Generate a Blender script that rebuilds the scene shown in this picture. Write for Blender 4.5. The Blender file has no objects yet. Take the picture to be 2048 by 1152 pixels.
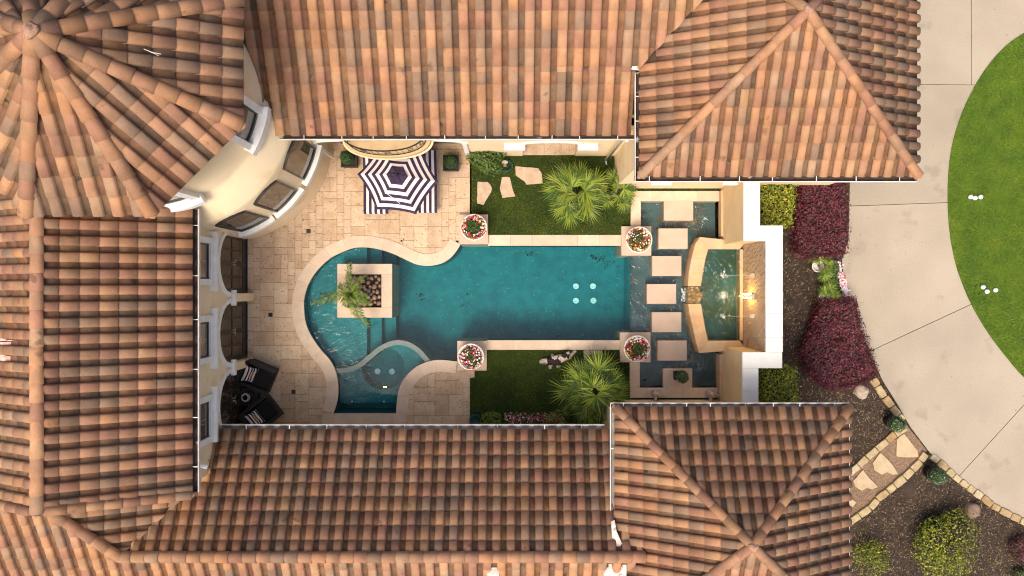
import bpy, bmesh, math, random
from mathutils import Vector, Matrix, noise
from math import sin, cos, pi, sqrt, radians, atan2, hypot
random.seed(7)
R = random.random
def U(a, b): return a + (b - a) * random.random()

# ------------------------------------------------------------------ camera, world, sun, exposure
HC, S = 24.0, 60.0          # camera height in metres, photo pixels per metre on the ground
scn = bpy.context.scene
col = scn.collection
cd = bpy.data.cameras.new('camera'); cam = bpy.data.objects.new('camera', cd); col.objects.link(cam)
cam.location = (0, 0, HC); cam.rotation_euler = (0, 0, 0)
cd.sensor_width = 36; cd.lens = 36 * HC * S / 2048; cd.clip_end = 300; cd.clip_start = .1
scn.camera = cam
world = bpy.data.worlds.new("World"); scn.world = world; world.use_nodes = True
SUN_EL, SUN_AZ = radians(60), radians(203)      # azimuth clockwise from +Y : light comes from lower left of the picture
wt = world.node_tree; wt.nodes.clear()
so = wt.nodes.new('ShaderNodeOutputWorld'); sb = wt.nodes.new('ShaderNodeBackground'); st = wt.nodes.new('ShaderNodeTexSky')
st.sky_type = 'NISHITA'; st.sun_disc = False; st.sun_elevation = SUN_EL; st.sun_rotation = SUN_AZ
st.air_density = 1.0; st.dust_density = 7.0; st.ozone_density = .3
sb.inputs[1].default_value = .15
wt.links.new(st.outputs[0], sb.inputs[0]); wt.links.new(sb.outputs[0], so.inputs[0])
sd = bpy.data.lights.new('sun', 'SUN'); sd.energy = 1.35; sd.angle = radians(24); sd.color = (1, .88, .70)
sun = bpy.data.objects.new('sun', sd); col.objects.link(sun)
d = Vector((sin(SUN_AZ) * cos(SUN_EL), cos(SUN_AZ) * cos(SUN_EL), sin(SUN_EL)))
sun.rotation_euler = d.to_track_quat('Z', 'Y').to_euler(); sun.location = d * 40
scn.view_settings.view_transform = 'Standard'; scn.view_settings.look = 'None'
scn.view_settings.exposure = .56; scn.view_settings.gamma = 1
scn.render.engine = 'CYCLES'
scn.cycles.transparent_max_bounces = 16; scn.cycles.filter_width = 1.1

# ------------------------------------------------------------------ coordinates: photo pixel at a true height -> metres
def P(px, py, z=0.0):
    k = (HC - z) / HC / S
    return Vector(((px - 1024) * k, (576 - py) * k, z))
def proj(v):
    k = HC / (HC - v[2]) * S
    return 1024 + v[0] * k, 576 - v[1] * k

# ------------------------------------------------------------------ materials
def mat(name, c, c2=None, sc=4., rough=.8, bump=0., bsc=None, c3=None, t3=.62, sc3=None, det=5, pos=True, spec=.3, fine=0., metal=0., stretch=None, speck=None, fsc=60, weather=0.):
    m = bpy.data.materials.new(name); m.use_nodes = True
    nt = m.node_tree; b = nt.nodes['Principled BSDF']
    b.inputs['Roughness'].default_value = rough; b.inputs['Specular IOR Level'].default_value = spec
    b.inputs['Metallic'].default_value = metal
    if pos: co = nt.nodes.new('ShaderNodeNewGeometry').outputs['Position']
    else: co = nt.nodes.new('ShaderNodeTexCoord').outputs['Object']
    if stretch:
        mp = nt.nodes.new('ShaderNodeMapping'); mp.inputs['Scale'].default_value = stretch
        nt.links.new(co, mp.inputs[0]); co = mp.outputs[0]
    def nz(scale, detail=5):
        n = nt.nodes.new('ShaderNodeTexNoise'); n.inputs['Scale'].default_value = scale; n.inputs['Detail'].default_value = detail
        nt.links.new(co, n.inputs['Vector']); return n.outputs['Fac']
    def ramp(f, a, bb):
        r = nt.nodes.new('ShaderNodeMapRange'); r.inputs[1].default_value = a; r.inputs[2].default_value = bb
        nt.links.new(f, r.inputs[0]); return r.outputs[0]
    def mix(f, a, bb, mode='MIX'):
        x = nt.nodes.new('ShaderNodeMix'); x.data_type = 'RGBA'; x.blend_type = mode
        if isinstance(f, float): x.inputs[0].default_value = f
        else: nt.links.new(f, x.inputs[0])
        for i, q in ((6, a), (7, bb)):
            if isinstance(q, tuple): x.inputs[i].default_value = (*q, 1)
            else: nt.links.new(q, x.inputs[i])
        return x.outputs[2]
    def mul(a, b2):
        q = nt.nodes.new('ShaderNodeMath'); q.operation = 'MULTIPLY'; nt.links.new(a, q.inputs[0]); nt.links.new(b2, q.inputs[1]); return q.outputs[0]
    cur = c
    if c2: cur = mix(ramp(nz(sc, det), .36, .64), c, c2)
    if c3: cur = mix(ramp(nz(sc3 or sc * 3, 4), t3, t3 + .07), cur, c3)
    if weather: cur = mix(ramp(nz(.55, 6), .38, .62), cur, mix(1., cur, (weather, weather * .98, weather * .96), 'MULTIPLY'))
    if speck: cur = mix(ramp(mul(ramp(nz(70, 2), .66, .70), ramp(nz(1.1, 2), .5, .62)), 0, 1), cur, speck)
    if fine: cur = mix(ramp(nz(fsc, 3), .3, .7), cur, mix(1., cur, (fine, fine, fine), 'MULTIPLY'))
    if isinstance(cur, tuple): b.inputs['Base Color'].default_value = (*cur, 1)
    else: nt.links.new(cur, b.inputs['Base Color'])
    if bump:
        bn = nt.nodes.new('ShaderNodeBump'); bn.inputs['Strength'].default_value = bump; bn.inputs['Distance'].default_value = .02
        nt.links.new(nz(bsc or sc * 6, 6), bn.inputs['Height']); nt.links.new(bn.outputs[0], b.inputs['Normal'])
    return m

def water_mat(name, bscale, bstr, absorb, dens, ior=1.4, calm=None):
    m = bpy.data.materials.new(name); m.use_nodes = True; nt = m.node_tree; nt.nodes.clear()
    o = nt.nodes.new('ShaderNodeOutputMaterial'); mx = nt.nodes.new('ShaderNodeMixShader')
    tr = nt.nodes.new('ShaderNodeBsdfTransparent'); gl = nt.nodes.new('ShaderNodeBsdfGlossy'); gl.inputs['Roughness'].default_value = .03
    fr = nt.nodes.new('ShaderNodeFresnel'); fr.inputs[0].default_value = ior
    g = nt.nodes.new('ShaderNodeNewGeometry'); n = nt.nodes.new('ShaderNodeTexNoise'); n.inputs['Scale'].default_value = bscale
    n.inputs['Detail'].default_value = 3; n.inputs['Distortion'].default_value = .8
    bm_ = nt.nodes.new('ShaderNodeBump'); bm_.inputs['Strength'].default_value = bstr; bm_.inputs['Distance'].default_value = .06
    nt.links.new(g.outputs['Position'], n.inputs['Vector']); hgt = n.outputs['Fac']
    if calm:      # ripples run out towards the calm end of the pool
        sx = nt.nodes.new('ShaderNodeSeparateXYZ'); mr = nt.nodes.new('ShaderNodeMapRange'); ml = nt.nodes.new('ShaderNodeMath'); ml.operation = 'MULTIPLY'
        mr.interpolation_type = 'SMOOTHSTEP'
        nt.links.new(g.outputs['Position'], sx.inputs[0]); nt.links.new(sx.outputs[0], mr.inputs[0]); mr.inputs[1].default_value = calm[0]; mr.inputs[2].default_value = calm[1]; mr.inputs[3].default_value = 1; mr.inputs[4].default_value = calm[2]
        nt.links.new(mr.outputs[0], ml.inputs[0]); nt.links.new(hgt, ml.inputs[1]); hgt = ml.outputs[0]
    nt.links.new(hgt, bm_.inputs['Height'])
    nt.links.new(bm_.outputs[0], gl.inputs['Normal']); nt.links.new(bm_.outputs[0], fr.inputs['Normal'])
    nt.links.new(fr.outputs[0], mx.inputs[0]); nt.links.new(tr.outputs[0], mx.inputs[1]); nt.links.new(gl.outputs[0], mx.inputs[2])
    nt.links.new(mx.outputs[0], o.inputs['Surface'])
    va = nt.nodes.new('ShaderNodeVolumeAbsorption'); va.inputs[0].default_value = (*absorb, 1); va.inputs[1].default_value = dens
    nt.links.new(va.outputs[0], o.inputs['Volume'])
    return m

M = {}
tile_cols = [(0.527, 0.283, 0.154), (0.451, 0.228, 0.141), (0.364, 0.233, 0.153), (0.557, 0.320, 0.171), (0.445, 0.250, 0.149), (0.499, 0.269, 0.159), (0.312, 0.197, 0.131), (0.397, 0.208, 0.134), (0.456, 0.282, 0.174), (0.535, 0.274, 0.142)]
TM = []; TD = []
for i, c in enumerate(tile_cols):
    TD.append(mat('roof_clay_pan_%d' % i, tuple(x * .54 for x in c), tuple(x * .40 for x in c), 5, .9, .5, 50, c3=(.07, .06, .045), t3=.66, sc3=3.1, fine=.7, spec=.15, weather=.88))  # pan faces of the tiles: a darker copy of each clay colour
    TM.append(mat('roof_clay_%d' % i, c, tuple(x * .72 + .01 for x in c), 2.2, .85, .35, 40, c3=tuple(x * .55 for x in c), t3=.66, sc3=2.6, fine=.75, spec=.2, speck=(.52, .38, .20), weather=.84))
M['deck'] = mat('roof_underlay', (.10, .055, .035), (.06, .04, .03), 6, .95)
M['clayedge'] = mat('clay_edge', (.20, .10, .05), (.12, .07, .05), 8, .95)
M['lichen'] = mat('mortar_lichen', (.46, .28, .19), (.30, .17, .11), 30, .95, .6)
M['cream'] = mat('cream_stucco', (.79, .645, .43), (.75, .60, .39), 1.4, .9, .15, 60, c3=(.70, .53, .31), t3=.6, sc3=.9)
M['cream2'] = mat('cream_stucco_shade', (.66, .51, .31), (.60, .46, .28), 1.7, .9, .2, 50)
M['white'] = mat('white_painted_trim', (.78, .77, .74), (.70, .68, .64), 3, .6, .05)
M['cap'] = mat('white_wall_coping', (.64, .63, .615), (.58, .57, .55), 2.5, .6, .1, c3=(.62, .58, .52), t3=.68, sc3=5)
M['trav'] = []
for i, (a, b_) in enumerate([((0.672, 0.500, 0.335), (0.557, 0.390, 0.251)), ((0.700, 0.540, 0.372), (0.609, 0.440, 0.288)), ((0.609, 0.430, 0.279), (0.525, 0.360, 0.223)), ((0.693, 0.500, 0.344), (0.609, 0.440, 0.298)), ((0.651, 0.470, 0.321), (0.525, 0.375, 0.246))]):
    M['trav'].append(mat('travertine_%d' % i, a, b_, 3.2, .75, .25, 35, c3=tuple(x * .55 for x in b_), t3=.60, sc3=13, fine=.72))
M['coping'] = [mat('pool_coping_stone_%d' % i, c, tuple(x * .88 for x in c), 3, .7, .15, 30, c3=tuple(x * .7 for x in c), t3=.66, sc3=7, fine=.9) for i, c in enumerate([(.66, .515, .385), (.63, .48, .355), (.68, .535, .40)])]
M['pad'] = mat('honed_limestone', (.55, .425, .33), (.50, .38, .29), 2, .65, .08, c3=(.42, .32, .23), t3=.62, sc3=1.2, fine=.92)
M['basin'] = [mat('basin_coping_%d' % i, c, tuple(x * .86 for x in c), 3, .7, .15, 30, fine=.88) for i, c in enumerate([(.62, .42, .24), (.58, .38, .21), (.60, .43, .27)])]
M['mortar'] = mat('joint_sand', (.26, .185, .12), (.17, .12, .08), 9, .95)
M['plaster'] = mat('pool_plaster', (.012, .215, .24), (.006, .16, .19), 2.6, .7, c3=(.07, .32, .34), t3=.64, sc3=11, fine=.7)
M['wline'] = mat('waterline_tile', (.05, .10, .12), (.08, .14, .15), 12, .4)
M['spaw'] = mat('grey_mosaic', (.12, .17, .165), (.25, .29, .27), 45, .6, .1, det=1)
M['trough'] = mat('dark_pebble_plaster', (.12, .19, .20), (.06, .11, .12), 1.5, .8, .2, c3=(.16, .12, .06), t3=.60, sc3=3.5, fine=.6)
M['basinfl'] = mat('green_pebble_plaster', (.03, .13, .125), (.04, .085, .035), .9, .8, .2, c3=(.14, .16, .06), t3=.62, sc3=2.2, fine=.7)
M['water'] = water_mat('pool_water', 4.4, .55, (.02, .78, .80), .34, 1.33, (-5.4, -4.2, .10))
M['water3'] = water_mat('basin_water', 6, 1.3, (.25, .80, .70), .5, 1.45)
M['water2'] = water_mat('fountain_water', 5, .6, (.25, .80, .74), .5, 1.5)
M['turf'] = mat('turf_base', (.035, .055, .008), (.02, .035, .006), 3, .95)
M['turfR'] = mat('artificial_turf_base', (.09, .15, .012), (.055, .105, .010), 2, .95)
M['g1'] = mat('grass_blade_a', (.105, .145, .011), (.155, .18, .013), 1.2, .7)
M['g2'] = mat('grass_blade_b', (.04, .07, .008), None, rough=.7)
M['g3'] = mat('turf_blade_a', (.13, .22, .014), (.21, .27, .02), .8, .7)
M['g4'] = mat('turf_blade_b', (.09, .175, .015), None, rough=.7)
M['soil'] = mat('dark_mulch_soil', (.035, .025, .019), (.06, .042, .03), 3, .95, .8, 30, c3=(.11, .075, .05), t3=.64, sc3=22)
M['chip'] = [mat('bark_chip_%d' % i, c, None, rough=.9) for i, c in enumerate([(.085, .055, .035), (.035, .025, .02), (.22, .165, .12), (.14, .10, .03)])]
M['conc'] = [mat('driveway_concrete_%d' % i, c, tuple(x * .86 for x in c), .45, .85, .15, 60, c3=tuple(x * .78 for x in c), t3=.60, sc3=1.1, fine=.84, fsc=30) for i, c in enumerate([(.42, .36, .28), (.44, .375, .29), (.405, .345, .265), (.43, .365, .282)])]
M['joint'] = mat('driveway_joint', (.09, .065, .045), None, rough=.95)
M['edge'] = [mat('limestone_block_%d' % i, c, tuple(x * .75 for x in c), 7, .85, .4, 30, fine=.8) for i, c in enumerate([(.52, .40, .23), (.45, .32, .17), (.58, .47, .30), (.42, .28, .13)])]
M['flag'] = mat('flagstone', (.55, .42, .27), (.48, .36, .22), 4, .85, .3, 25, fine=.85)
M['flag2'] = mat('pale_flagstone', (.58, .43, .31), (.50, .36, .25), 4, .85, .3, 25, c3=(.3, .2, .14), t3=.66, sc3=8, fine=.85)
M['pebbles'] = [mat('river_pebble_%d' % i, c, tuple(x * .7 for x in c), 12, .6, .1) for i, c in enumerate([(.30, .19, .14), (.20, .17, .17), (.42, .28, .18), (.14, .12, .12), (.36, .26, .20)])]
M['stonewall'] = mat('pebble_dash_cladding', (.56, .42, .29), (.42, .30, .20), 22, .9, 1., 45, c3=(.34, .24, .15), t3=.62, sc3=2, fine=.7)
M['black'] = mat('black_wicker', (.018, .016, .015), (.035, .03, .028), 40, .6, .4, 80)
M['blackc'] = mat('black_cushion_fabric', (.012, .011, .012), (.02, .018, .018), 5, .9)
M['blackp'] = mat('black_painted_metal', (.015, .014, .014), None, rough=.35, spec=.5)
M['planter'] = mat('black_planter', (.022, .020, .020), (.035, .03, .03), 6, .5)
M['glass'] = mat('dark_window_glass', (.05, .042, .032), (.10, .075, .05), 2.5, .06, spec=1.)
M['glass2'] = mat('amber_door_glass', (.060, .036, .02), (.03, .02, .012), 2.5, .08, spec=.8)
M['brass'] = mat('polished_handle_metal', (.6, .55, .45), None, rough=.25, metal=1.)
M['navy'] = mat('navy_stripe_fabric', (.028, .015, .04), (.045, .028, .06), 5, .85, .1)
M['cloth'] = mat('white_stripe_fabric', (.72, .66, .66), (.64, .58, .58), 4, .85, .1)
M['blk'] = mat('black_stripe_fabric', (.014, .013, .018), None, rough=.9)
M['orange'] = mat('embroidery_orange', (.5, .18, .04), (.7, .5, .3), 40, .9)
M['gutd'] = mat('gutter_dirt', (.075, .045, .035), (.03, .022, .018), 2.5, .9, .3, c3=(.45, .40, .36), t3=.66, sc3=3)
M['gutg'] = mat('gutter_grey_metal', (.30, .285, .28), (.22, .20, .19), 2, .6, .1, c3=(.14, .11, .09), t3=.66, sc3=3)
M['gutw'] = mat('gutter_white_lip', (.70, .68, .65), (.6, .56, .52), 2, .5)
M['bal'] = mat('balcony_tile', (.53, .40, .24), (.47, .35, .20), 3, .8, .1)
M['lg'] = {
 'palm': [mat('palm_leaf_%d' % i, c, tuple(x * .7 for x in c), 3, .55, spec=.4) for i, c in enumerate([(.11, .18, .018), (.24, .30, .03), (.05, .10, .014)])],
 'fine': [mat('feather_palm_leaf_%d' % i, c, None, rough=.5, spec=.4) for i, c in enumerate([(.06, .11, .01), (.11, .16, .014), (.03, .065, .008), (.18, .20, .02)])],
 'yellow': [mat('yellow_green_leaf_%d' % i, c, None, rough=.5, spec=.4) for i, c in enumerate([(.24, .25, .012), (.12, .16, .012), (.38, .36, .02), (.04, .06, .006)])],
 'lime': [mat('lime_leaf_%d' % i, c, None, rough=.5, spec=.4) for i, c in enumerate([(.12, .21, .015), (.07, .14, .012), (.19, .27, .02), (.04, .08, .008)])],
 'purple': [mat('burgundy_leaf_%d' % i, c, None, rough=.5, spec=.4) for i, c in enumerate([(.11, .014, .026), (.16, .014, .032), (.055, .014, .018), (.15, .06, .05), (.03, .010, .012)])],
 'green': [mat('green_leaf_%d' % i, c, None, rough=.5, spec=.4) for i, c in enumerate([(.05, .11, .018), (.03, .07, .012), (.09, .15, .02), (.12, .17, .03)])],
 'dark': [mat('boxwood_leaf_%d' % i, c, None, rough=.5, spec=.4) for i, c in enumerate([(.03, .085, .02), (.05, .12, .025), (.02, .05, .012)])],
 'cream': [mat('variegated_leaf_%d' % i, c, None, rough=.5, spec=.4) for i, c in enumerate([(.04, .10, .03), (.02, .05, .015), (.35, .36, .22), (.07, .13, .04)])],
 'red': [mat('flower_%d' % i, c, None, rough=.6) for i, c in enumerate([(.42, .01, .02), (.75, .68, .62), (.55, .04, .09), (.70, .45, .06), (.62, .25, .36), (.35, .015, .015)])],
 'rw': [mat('bedding_flower_%d' % i, c, None, rough=.6) for i, c in enumerate([(.50, .015, .04), (.75, .70, .74), (.70, .30, .38), (.78, .74, .76)])],
}
M['stem'] = mat('woody_stem', (.09, .06, .04), (.05, .035, .025), 12, .9)
M['petiole'] = mat('palm_petiole', (.10, .12, .03), None, rough=.6)
M['corec'] = mat('hedge_inner_twigs', (.02, .018, .01), (.035, .02, .015), 12, .95)
M['rock'] = mat('pale_boulder', (.46, .38, .29), (.34, .27, .2), 8, .9, .5)
M['rock2'] = mat('brown_boulder', (.26, .18, .13), (.2, .14, .1), 6, .9, .4)
M['goldrock'] = mat('wet_gold_rock', (.38, .24, .09), (.12, .08, .04), 6, .35, .5, c3=(.55, .5, .4), t3=.6, sc3=9)
M['foam'] = mat('white_water_foam', (.75, .78, .8), (.45, .52, .55), 18, .5)
jm = bpy.data.materials.new('clear_falling_water'); jm.use_nodes = True; jb = jm.node_tree.nodes['Principled BSDF']; jb.inputs['Base Color'].default_value = (.8, .85, .88, 1); jb.inputs['Alpha'].default_value = .42; jb.inputs['Roughness'].default_value = .1; M['jet'] = jm
M['statue'] = mat('weathered_white_stone', (.55, .47, .40), (.40, .33, .27), 12, .85, .5)
M['pot'] = mat('white_plaster_urn', (.78, .72, .66), (.66, .60, .54), 5, .7, .2)
M['hose'] = mat('green_garden_hose', (.01, .05, .035), (.02, .09, .06), 20, .45)
M['furw'] = mat('white_fur', (.62, .52, .44), (.5, .42, .36), 25, .95)
M['furb'] = mat('black_fur', (.012, .010, .012), (.03, .02, .018), 25, .8)
M['ball'] = mat('white_ball', (.80, .80, .76), None, rough=.5)
M['wood'] = mat('dry_stick', (.55, .48, .42), None, rough=.9)
def emis(name, c, s):
    m = bpy.data.materials.new(name); m.use_nodes = True; b = m.node_tree.nodes['Principled BSDF']
    b.inputs['Base Color'].default_value = (*c, 1); b.inputs['Emission Color'].default_value = (*c, 1); b.inputs['Emission Strength'].default_value = s
    return m
M['lamp'] = emis('lit_warm_lamp', (1, .58, .15), 130)
M['plight'] = mat('pale_drain_cover', (.72, .85, .85), None, rough=.5)

# ------------------------------------------------------------------ building helpers
def wloc(o):
    v = Vector((0, 0, 0))
    while o is not None: v = v + o.location; o = o.parent
    return v
class MB:
    def __init__(s): s.v = []; s.f = []; s.m = []
    def face(s, pts, mi=0):
        b = len(s.v); s.v += [tuple(p) for p in pts]; s.f.append(tuple(range(b, b + len(pts)))); s.m.append(mi)
    def box(s, a, b, mi=0):
        x0, y0, z0 = a; x1, y1, z1 = b
        if x0 > x1: x0, x1 = x1, x0
        if y0 > y1: y0, y1 = y1, y0
        if z0 > z1: z0, z1 = z1, z0
        s.prism([(x0, y0), (x1, y0), (x1, y1), (x0, y1)], z0, z1, mi)
    def prism(s, poly, z0, z1, mi=0, bottom=True, top=None):
        a = sum(poly[i][0] * poly[(i + 1) % len(poly)][1] - poly[(i + 1) % len(poly)][0] * poly[i][1] for i in range(len(poly)))
        if a < 0: poly = poly[::-1]
        n = len(poly); b = len(s.v)
        tp = top or poly
        if top and a < 0: tp = top[::-1]
        s.v += [(p[0], p[1], z0) for p in poly] + [(p[0], p[1], z1) for p in tp]
        for i in range(n):
            j = (i + 1) % n; s.f.append((b + i, b + j, b + n + j, b + n + i)); s.m.append(mi)
        s.f.append(tuple(range(b + n, b + 2 * n))); s.m.append(mi)
        if bottom: s.f.append(tuple(range(b + n - 1, b - 1, -1))); s.m.append(mi)
    def obox(s, c, ax, ay, hx, hy, z0, z1, mi=0):
        ax = Vector(ax[:2]).normalized(); ay = Vector((-ax.y, ax.x))
        q = [Vector(c[:2]) + ax * (i * hx) + ay * (j * hy) for i, j in ((-1, -1), (1, -1), (1, 1), (-1, 1))]
        s.prism([tuple(p) for p in q], z0, z1, mi)
    def tube(s, path, r, n=8, mi=0, cap=True):
        path = [Vector(p) for p in path]; rs = r if isinstance(r, (list, tuple)) else [r] * len(path)
        b = len(s.v); up = Vector((0, 0, 1))
        for i, p in enumerate(path):
            t = (path[min(i + 1, len(path) - 1)] - path[max(i - 1, 0)]).normalized()
            a = t.cross(up)
            if a.length < .1: a = t.cross(Vector((0, 1, 0)))
            a.normalize(); c = a.cross(t)
            for k in range(n):
                q = p + (a * cos(2 * pi * k / n) + c * sin(2 * pi * k / n)) * rs[i]; s.v.append(tuple(q))
        for i in range(len(path) - 1):
            for k in range(n):
                s.f.append((b + i * n + k, b + i * n + (k + 1) % n, b + (i + 1) * n + (k + 1) % n, b + (i + 1) * n + k)); s.m.append(mi)
        if cap:
            s.f.append(tuple(b + k for k in range(n))[::-1]); s.m.append(mi)
            e = b + (len(path) - 1) * n; s.f.append(tuple(e + k for k in range(n))); s.m.append(mi)
    def lathe(s, c, prof, n=24, mi=0):
        b = len(s.v); c = Vector(c)
        for r, z in prof:
            for k in range(n): s.v.append((c.x + r * cos(2 * pi * k / n), c.y + r * sin(2 * pi * k / n), c.z + z))
        for i in range(len(prof) - 1):
            for k in range(n):
                s.f.append((b + i * n + k, b + i * n + (k + 1) % n, b + (i + 1) * n + (k + 1) % n, b + (i + 1) * n + k)); s.m.append(mi)
    def disc(s, c, r, n=20, mi=0):
        s.face([(c[0] + r * cos(2 * pi * k / n), c[1] + r * sin(2 * pi * k / n), c[2]) for k in range(n)], mi)
    def blob(s, c, rad, seed=0, amp=.2, nu=12, nv=8, mi=0, rot=0, fr=1.3):
        b = len(s.v); c = Vector(c); cr, sr = cos(rot), sin(rot)
        for j in range(nv + 1):
            th = pi * j / nv
            for i in range(nu):
                ph = 2 * pi * i / nu; dd = Vector((sin(th) * cos(ph), sin(th) * sin(ph), cos(th)))
                k = 1 + amp * noise.noise(dd * fr + Vector((seed * 3.1, seed, 0)))* 2
                x, y, z = dd.x * rad[0] * k, dd.y * rad[1] * k, dd.z * rad[2] * k
                s.v.append((c.x + x * cr - y * sr, c.y + x * sr + y * cr, c.z + z))
        for j in range(nv):
            for i in range(nu):
                s.f.append((b + j * nu + i, b + (j + 1) * nu + i, b + (j + 1) * nu + (i + 1) % nu, b + j * nu + (i + 1) % nu)); s.m.append(mi)
    def build(s, name, mats, parent=None, smooth=False, at=None, kind=None):
        me = bpy.data.meshes.new(name)
        off = wloc(parent) if parent else (Vector(at) if at else Vector((0, 0, 0)))
        me.from_pydata([(v[0] - off.x, v[1] - off.y, v[2] - off.z) for v in s.v], [], s.f)
        for m in (mats if isinstance(mats, (list, tuple)) else [mats]): me.materials.append(m)
        me.polygons.foreach_set('material_index', s.m)
        if smooth: me.polygons.foreach_set('use_smooth', [True] * len(me.polygons))
        me.update()
        o = bpy.data.objects.new(name, me); col.objects.link(o)
        if parent: o.parent = parent
        elif at: o.location = at
        if kind: o['kind'] = kind
        return o
def thing(name, loc, label, cat, group=None, rz=0):
    o = bpy.data.objects.new(name, None); col.objects.link(o); o.location = loc; o.rotation_euler = (0, 0, rz)
    o.empty_display_size = .1; o['label'] = label; o['category'] = cat
    if group: o['group'] = group
    return o
def tag(o, label, cat, group=None):
    o['label'] = label; o['category'] = cat
    if group: o['group'] = group
    return o
def copy_tree(o, parent=None):
    c = o.copy(); col.objects.link(c)
    if parent: c.parent = parent
    for ch in [x for x in bpy.data.objects if x.parent == o]: copy_tree(ch, c)
    return c
def smoothcurve(pts, step, closed=False):
    out = []; n = len(pts)
    for i in range(n - 1):
        p0 = Vector(pts[max(i - 1, 0)]); p1 = Vector(pts[i]); p2 = Vector(pts[i + 1]); p3 = Vector(pts[min(i + 2, n - 1)])
        for k in range(12):
            t = k / 12
            out.append(.5 * ((2 * p1) + (p2 - p0) * t + (2 * p0 - 5 * p1 + 4 * p2 - p3) * t * t + (3 * p1 - p0 - 3 * p2 + p3) * t ** 3))
    out.append(Vector(pts[-1]))
    L = [0]
    for a, b in zip(out, out[1:]): L.append(L[-1] + (b - a).length)
    m = max(2, round(L[-1] / step)); res = []; j = 0
    for k in range(m + 1):
        d_ = L[-1] * k / m
        while j < len(L) - 2 and L[j + 1] < d_: j += 1
        t = (d_ - L[j]) / max(1e-9, L[j + 1] - L[j]); res.append(out[j].lerp(out[j + 1], min(1, t)))
    return res
def inpoly(x, y, poly):
    c = False; j = len(poly) - 1
    for i in range(len(poly)):
        xi, yi = poly[i][0], poly[i][1]; xj, yj = poly[j][0], poly[j][1]
        if (yi > y) != (yj > y) and x < (xj - xi) * (y - yi) / (yj - yi) + xi: c = not c
        j = i
    return c

# ------------------------------------------------------------------ ground
gx0, gx1, gy0, gy1 = -9.2, 7.2, -5.3, 5.3
g = MB(); B = 60
for a in ((-B, -B, B, gy0), (-B, gy1, B, B), (-B, gy0, gx0, gy1), (gx1, gy0, B, gy1)):
    g.face([(a[0], a[1], -.06), (a[2], a[1], -.06), (a[2], a[3], -.06), (a[0], a[3], -.06)])
o = g.build('ground', M['soil'], kind='structure')

# pool outline (photo pixels, true at ground height)
LC = [(920,488),(913,500),(899.5,515.6),(882,526),(858,530.5),(833.6,527.7),(809,517),(788,507),(764,499),(736,494),(708.5,494.7),(684,503.4),(660,515.6),(635.6,538),(618,564),(608.5,592),(607,616),(611,647.6),(623.4,675),(641,700),(660,722),(671,745),(675.5,772.6),(674,800),(666,826.5)]
RC = [(793.6,826.5),(795,804),(799,779.6),(809,758.7),(826.6,739.6),(847.5,727.5),(875,721),(914,724)]
LCw = [P(*p) for p in LC]; RCw = [P(*p) for p in RC]
Ls = smoothcurve(LCw, .12); Rs = smoothcurve(RCw, .12)
poolpoly = Ls + Rs + [P(950, 724), P(950, 488)]

# ------------------------------------------------------------------ patio with travertine pavers in a mixed-size pattern
patio = thing('patio', (0, 0, 0), '', ''); del patio['category']; del patio['label']; patio['kind'] = 'structure'
cu = .2333; px0, py0 = -9.1, -4.95
ncx, ncy = 33, 43
xr = P(943, 0).x
TC = Vector((-9.38, 5.0))
def cell_ok(i, j):
    x, y = px0 + (i + .5) * cu, py0 + (j + .5) * cu
    if x > xr or y > 5.2: return False
    if hypot(x - TC.x, y - TC.y) < 3.2: return False
    if x < -6 and y > 4.5: return False
    for a in (0, 1):
        for b in (0, 1):
            if inpoly(px0 + (i + a) * cu, py0 + (j + b) * cu, poolpoly): return False
    return True
ok = {(i, j) for i in range(ncx) for j in range(ncy) if cell_ok(i, j)}
mb = MB()
for (i, j) in ok:
    x, y = px0 + i * cu, py0 + j * cu
    mb.face([(x, y, -.014), (x + cu, y, -.014), (x + cu, y + cu, -.014), (x, y + cu, -.014)])
mb.build('joint_bed', M['mortar'], patio)
rnd = random.Random(11); used = set(); pavers = []
order = sorted(ok, key=lambda c: (c[1], c[0]))
for (i, j) in order:
    if (i, j) in used: continue
    opts = [(3, 2), (2, 3), (2, 2), (2, 2), (2, 1), (1, 2)]; rnd.shuffle(opts)
    if rnd.random() < .6: opts.sort(key=lambda q: -(q[0] * q[1]))
    for (a, b) in opts + [(1, 1)]:
        cells = [(i + u, j + v) for u in range(a) for v in range(b)]
        if all(c in ok and c not in used for c in cells):
            used.update(cells); pavers.append((i, j, a, b)); break
pm = {}
def paver_mesh(a, b, v):
    if (a, b, v) not in pm:
        m_ = MB(); gp = .0042; h = .003
        q = [(gp, gp), (a * cu - gp, gp), (a * cu - gp, b * cu - gp), (gp, b * cu - gp)]
        q2 = [(gp + h, gp + h), (a * cu - gp - h, gp + h), (a * cu - gp - h, b * cu - gp - h), (gp + h, b * cu - gp - h)]
        m_.prism(q, -.012, -.004, bottom=False); m_.prism(q, -.004, 0, bottom=False, top=q2)
        me = bpy.data.meshes.new('paver'); me.from_pydata(m_.v, [], m_.f); me.materials.append(M['trav'][v]); pm[(a, b, v)] = me
    return pm[(a, b, v)]
rnd2 = random.Random(5)
pavers.sort(key=lambda q: -q[2] * q[3])
rest = MB()
for n_, (i, j, a, b) in enumerate(pavers):
    v = rnd2.randrange(5); zz = rnd2.uniform(-.002, .002)
    if n_ < 300:
        o = bpy.data.objects.new('paver', paver_mesh(a, b, v)); col.objects.link(o); o.parent = patio; o.location = (px0 + i * cu, py0 + j * cu, zz)
    else:
        gp = .006; x, y = px0 + i * cu, py0 + j * cu
        rest.prism([(x + gp, y + gp), (x + a * cu - gp, y + gp), (x + a * cu - gp, y + b * cu - gp), (x + gp, y + b * cu - gp)], -.013, zz, v)
if rest.v: rest.build('small_pavers', M['trav'], patio, kind='stuff')
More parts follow.
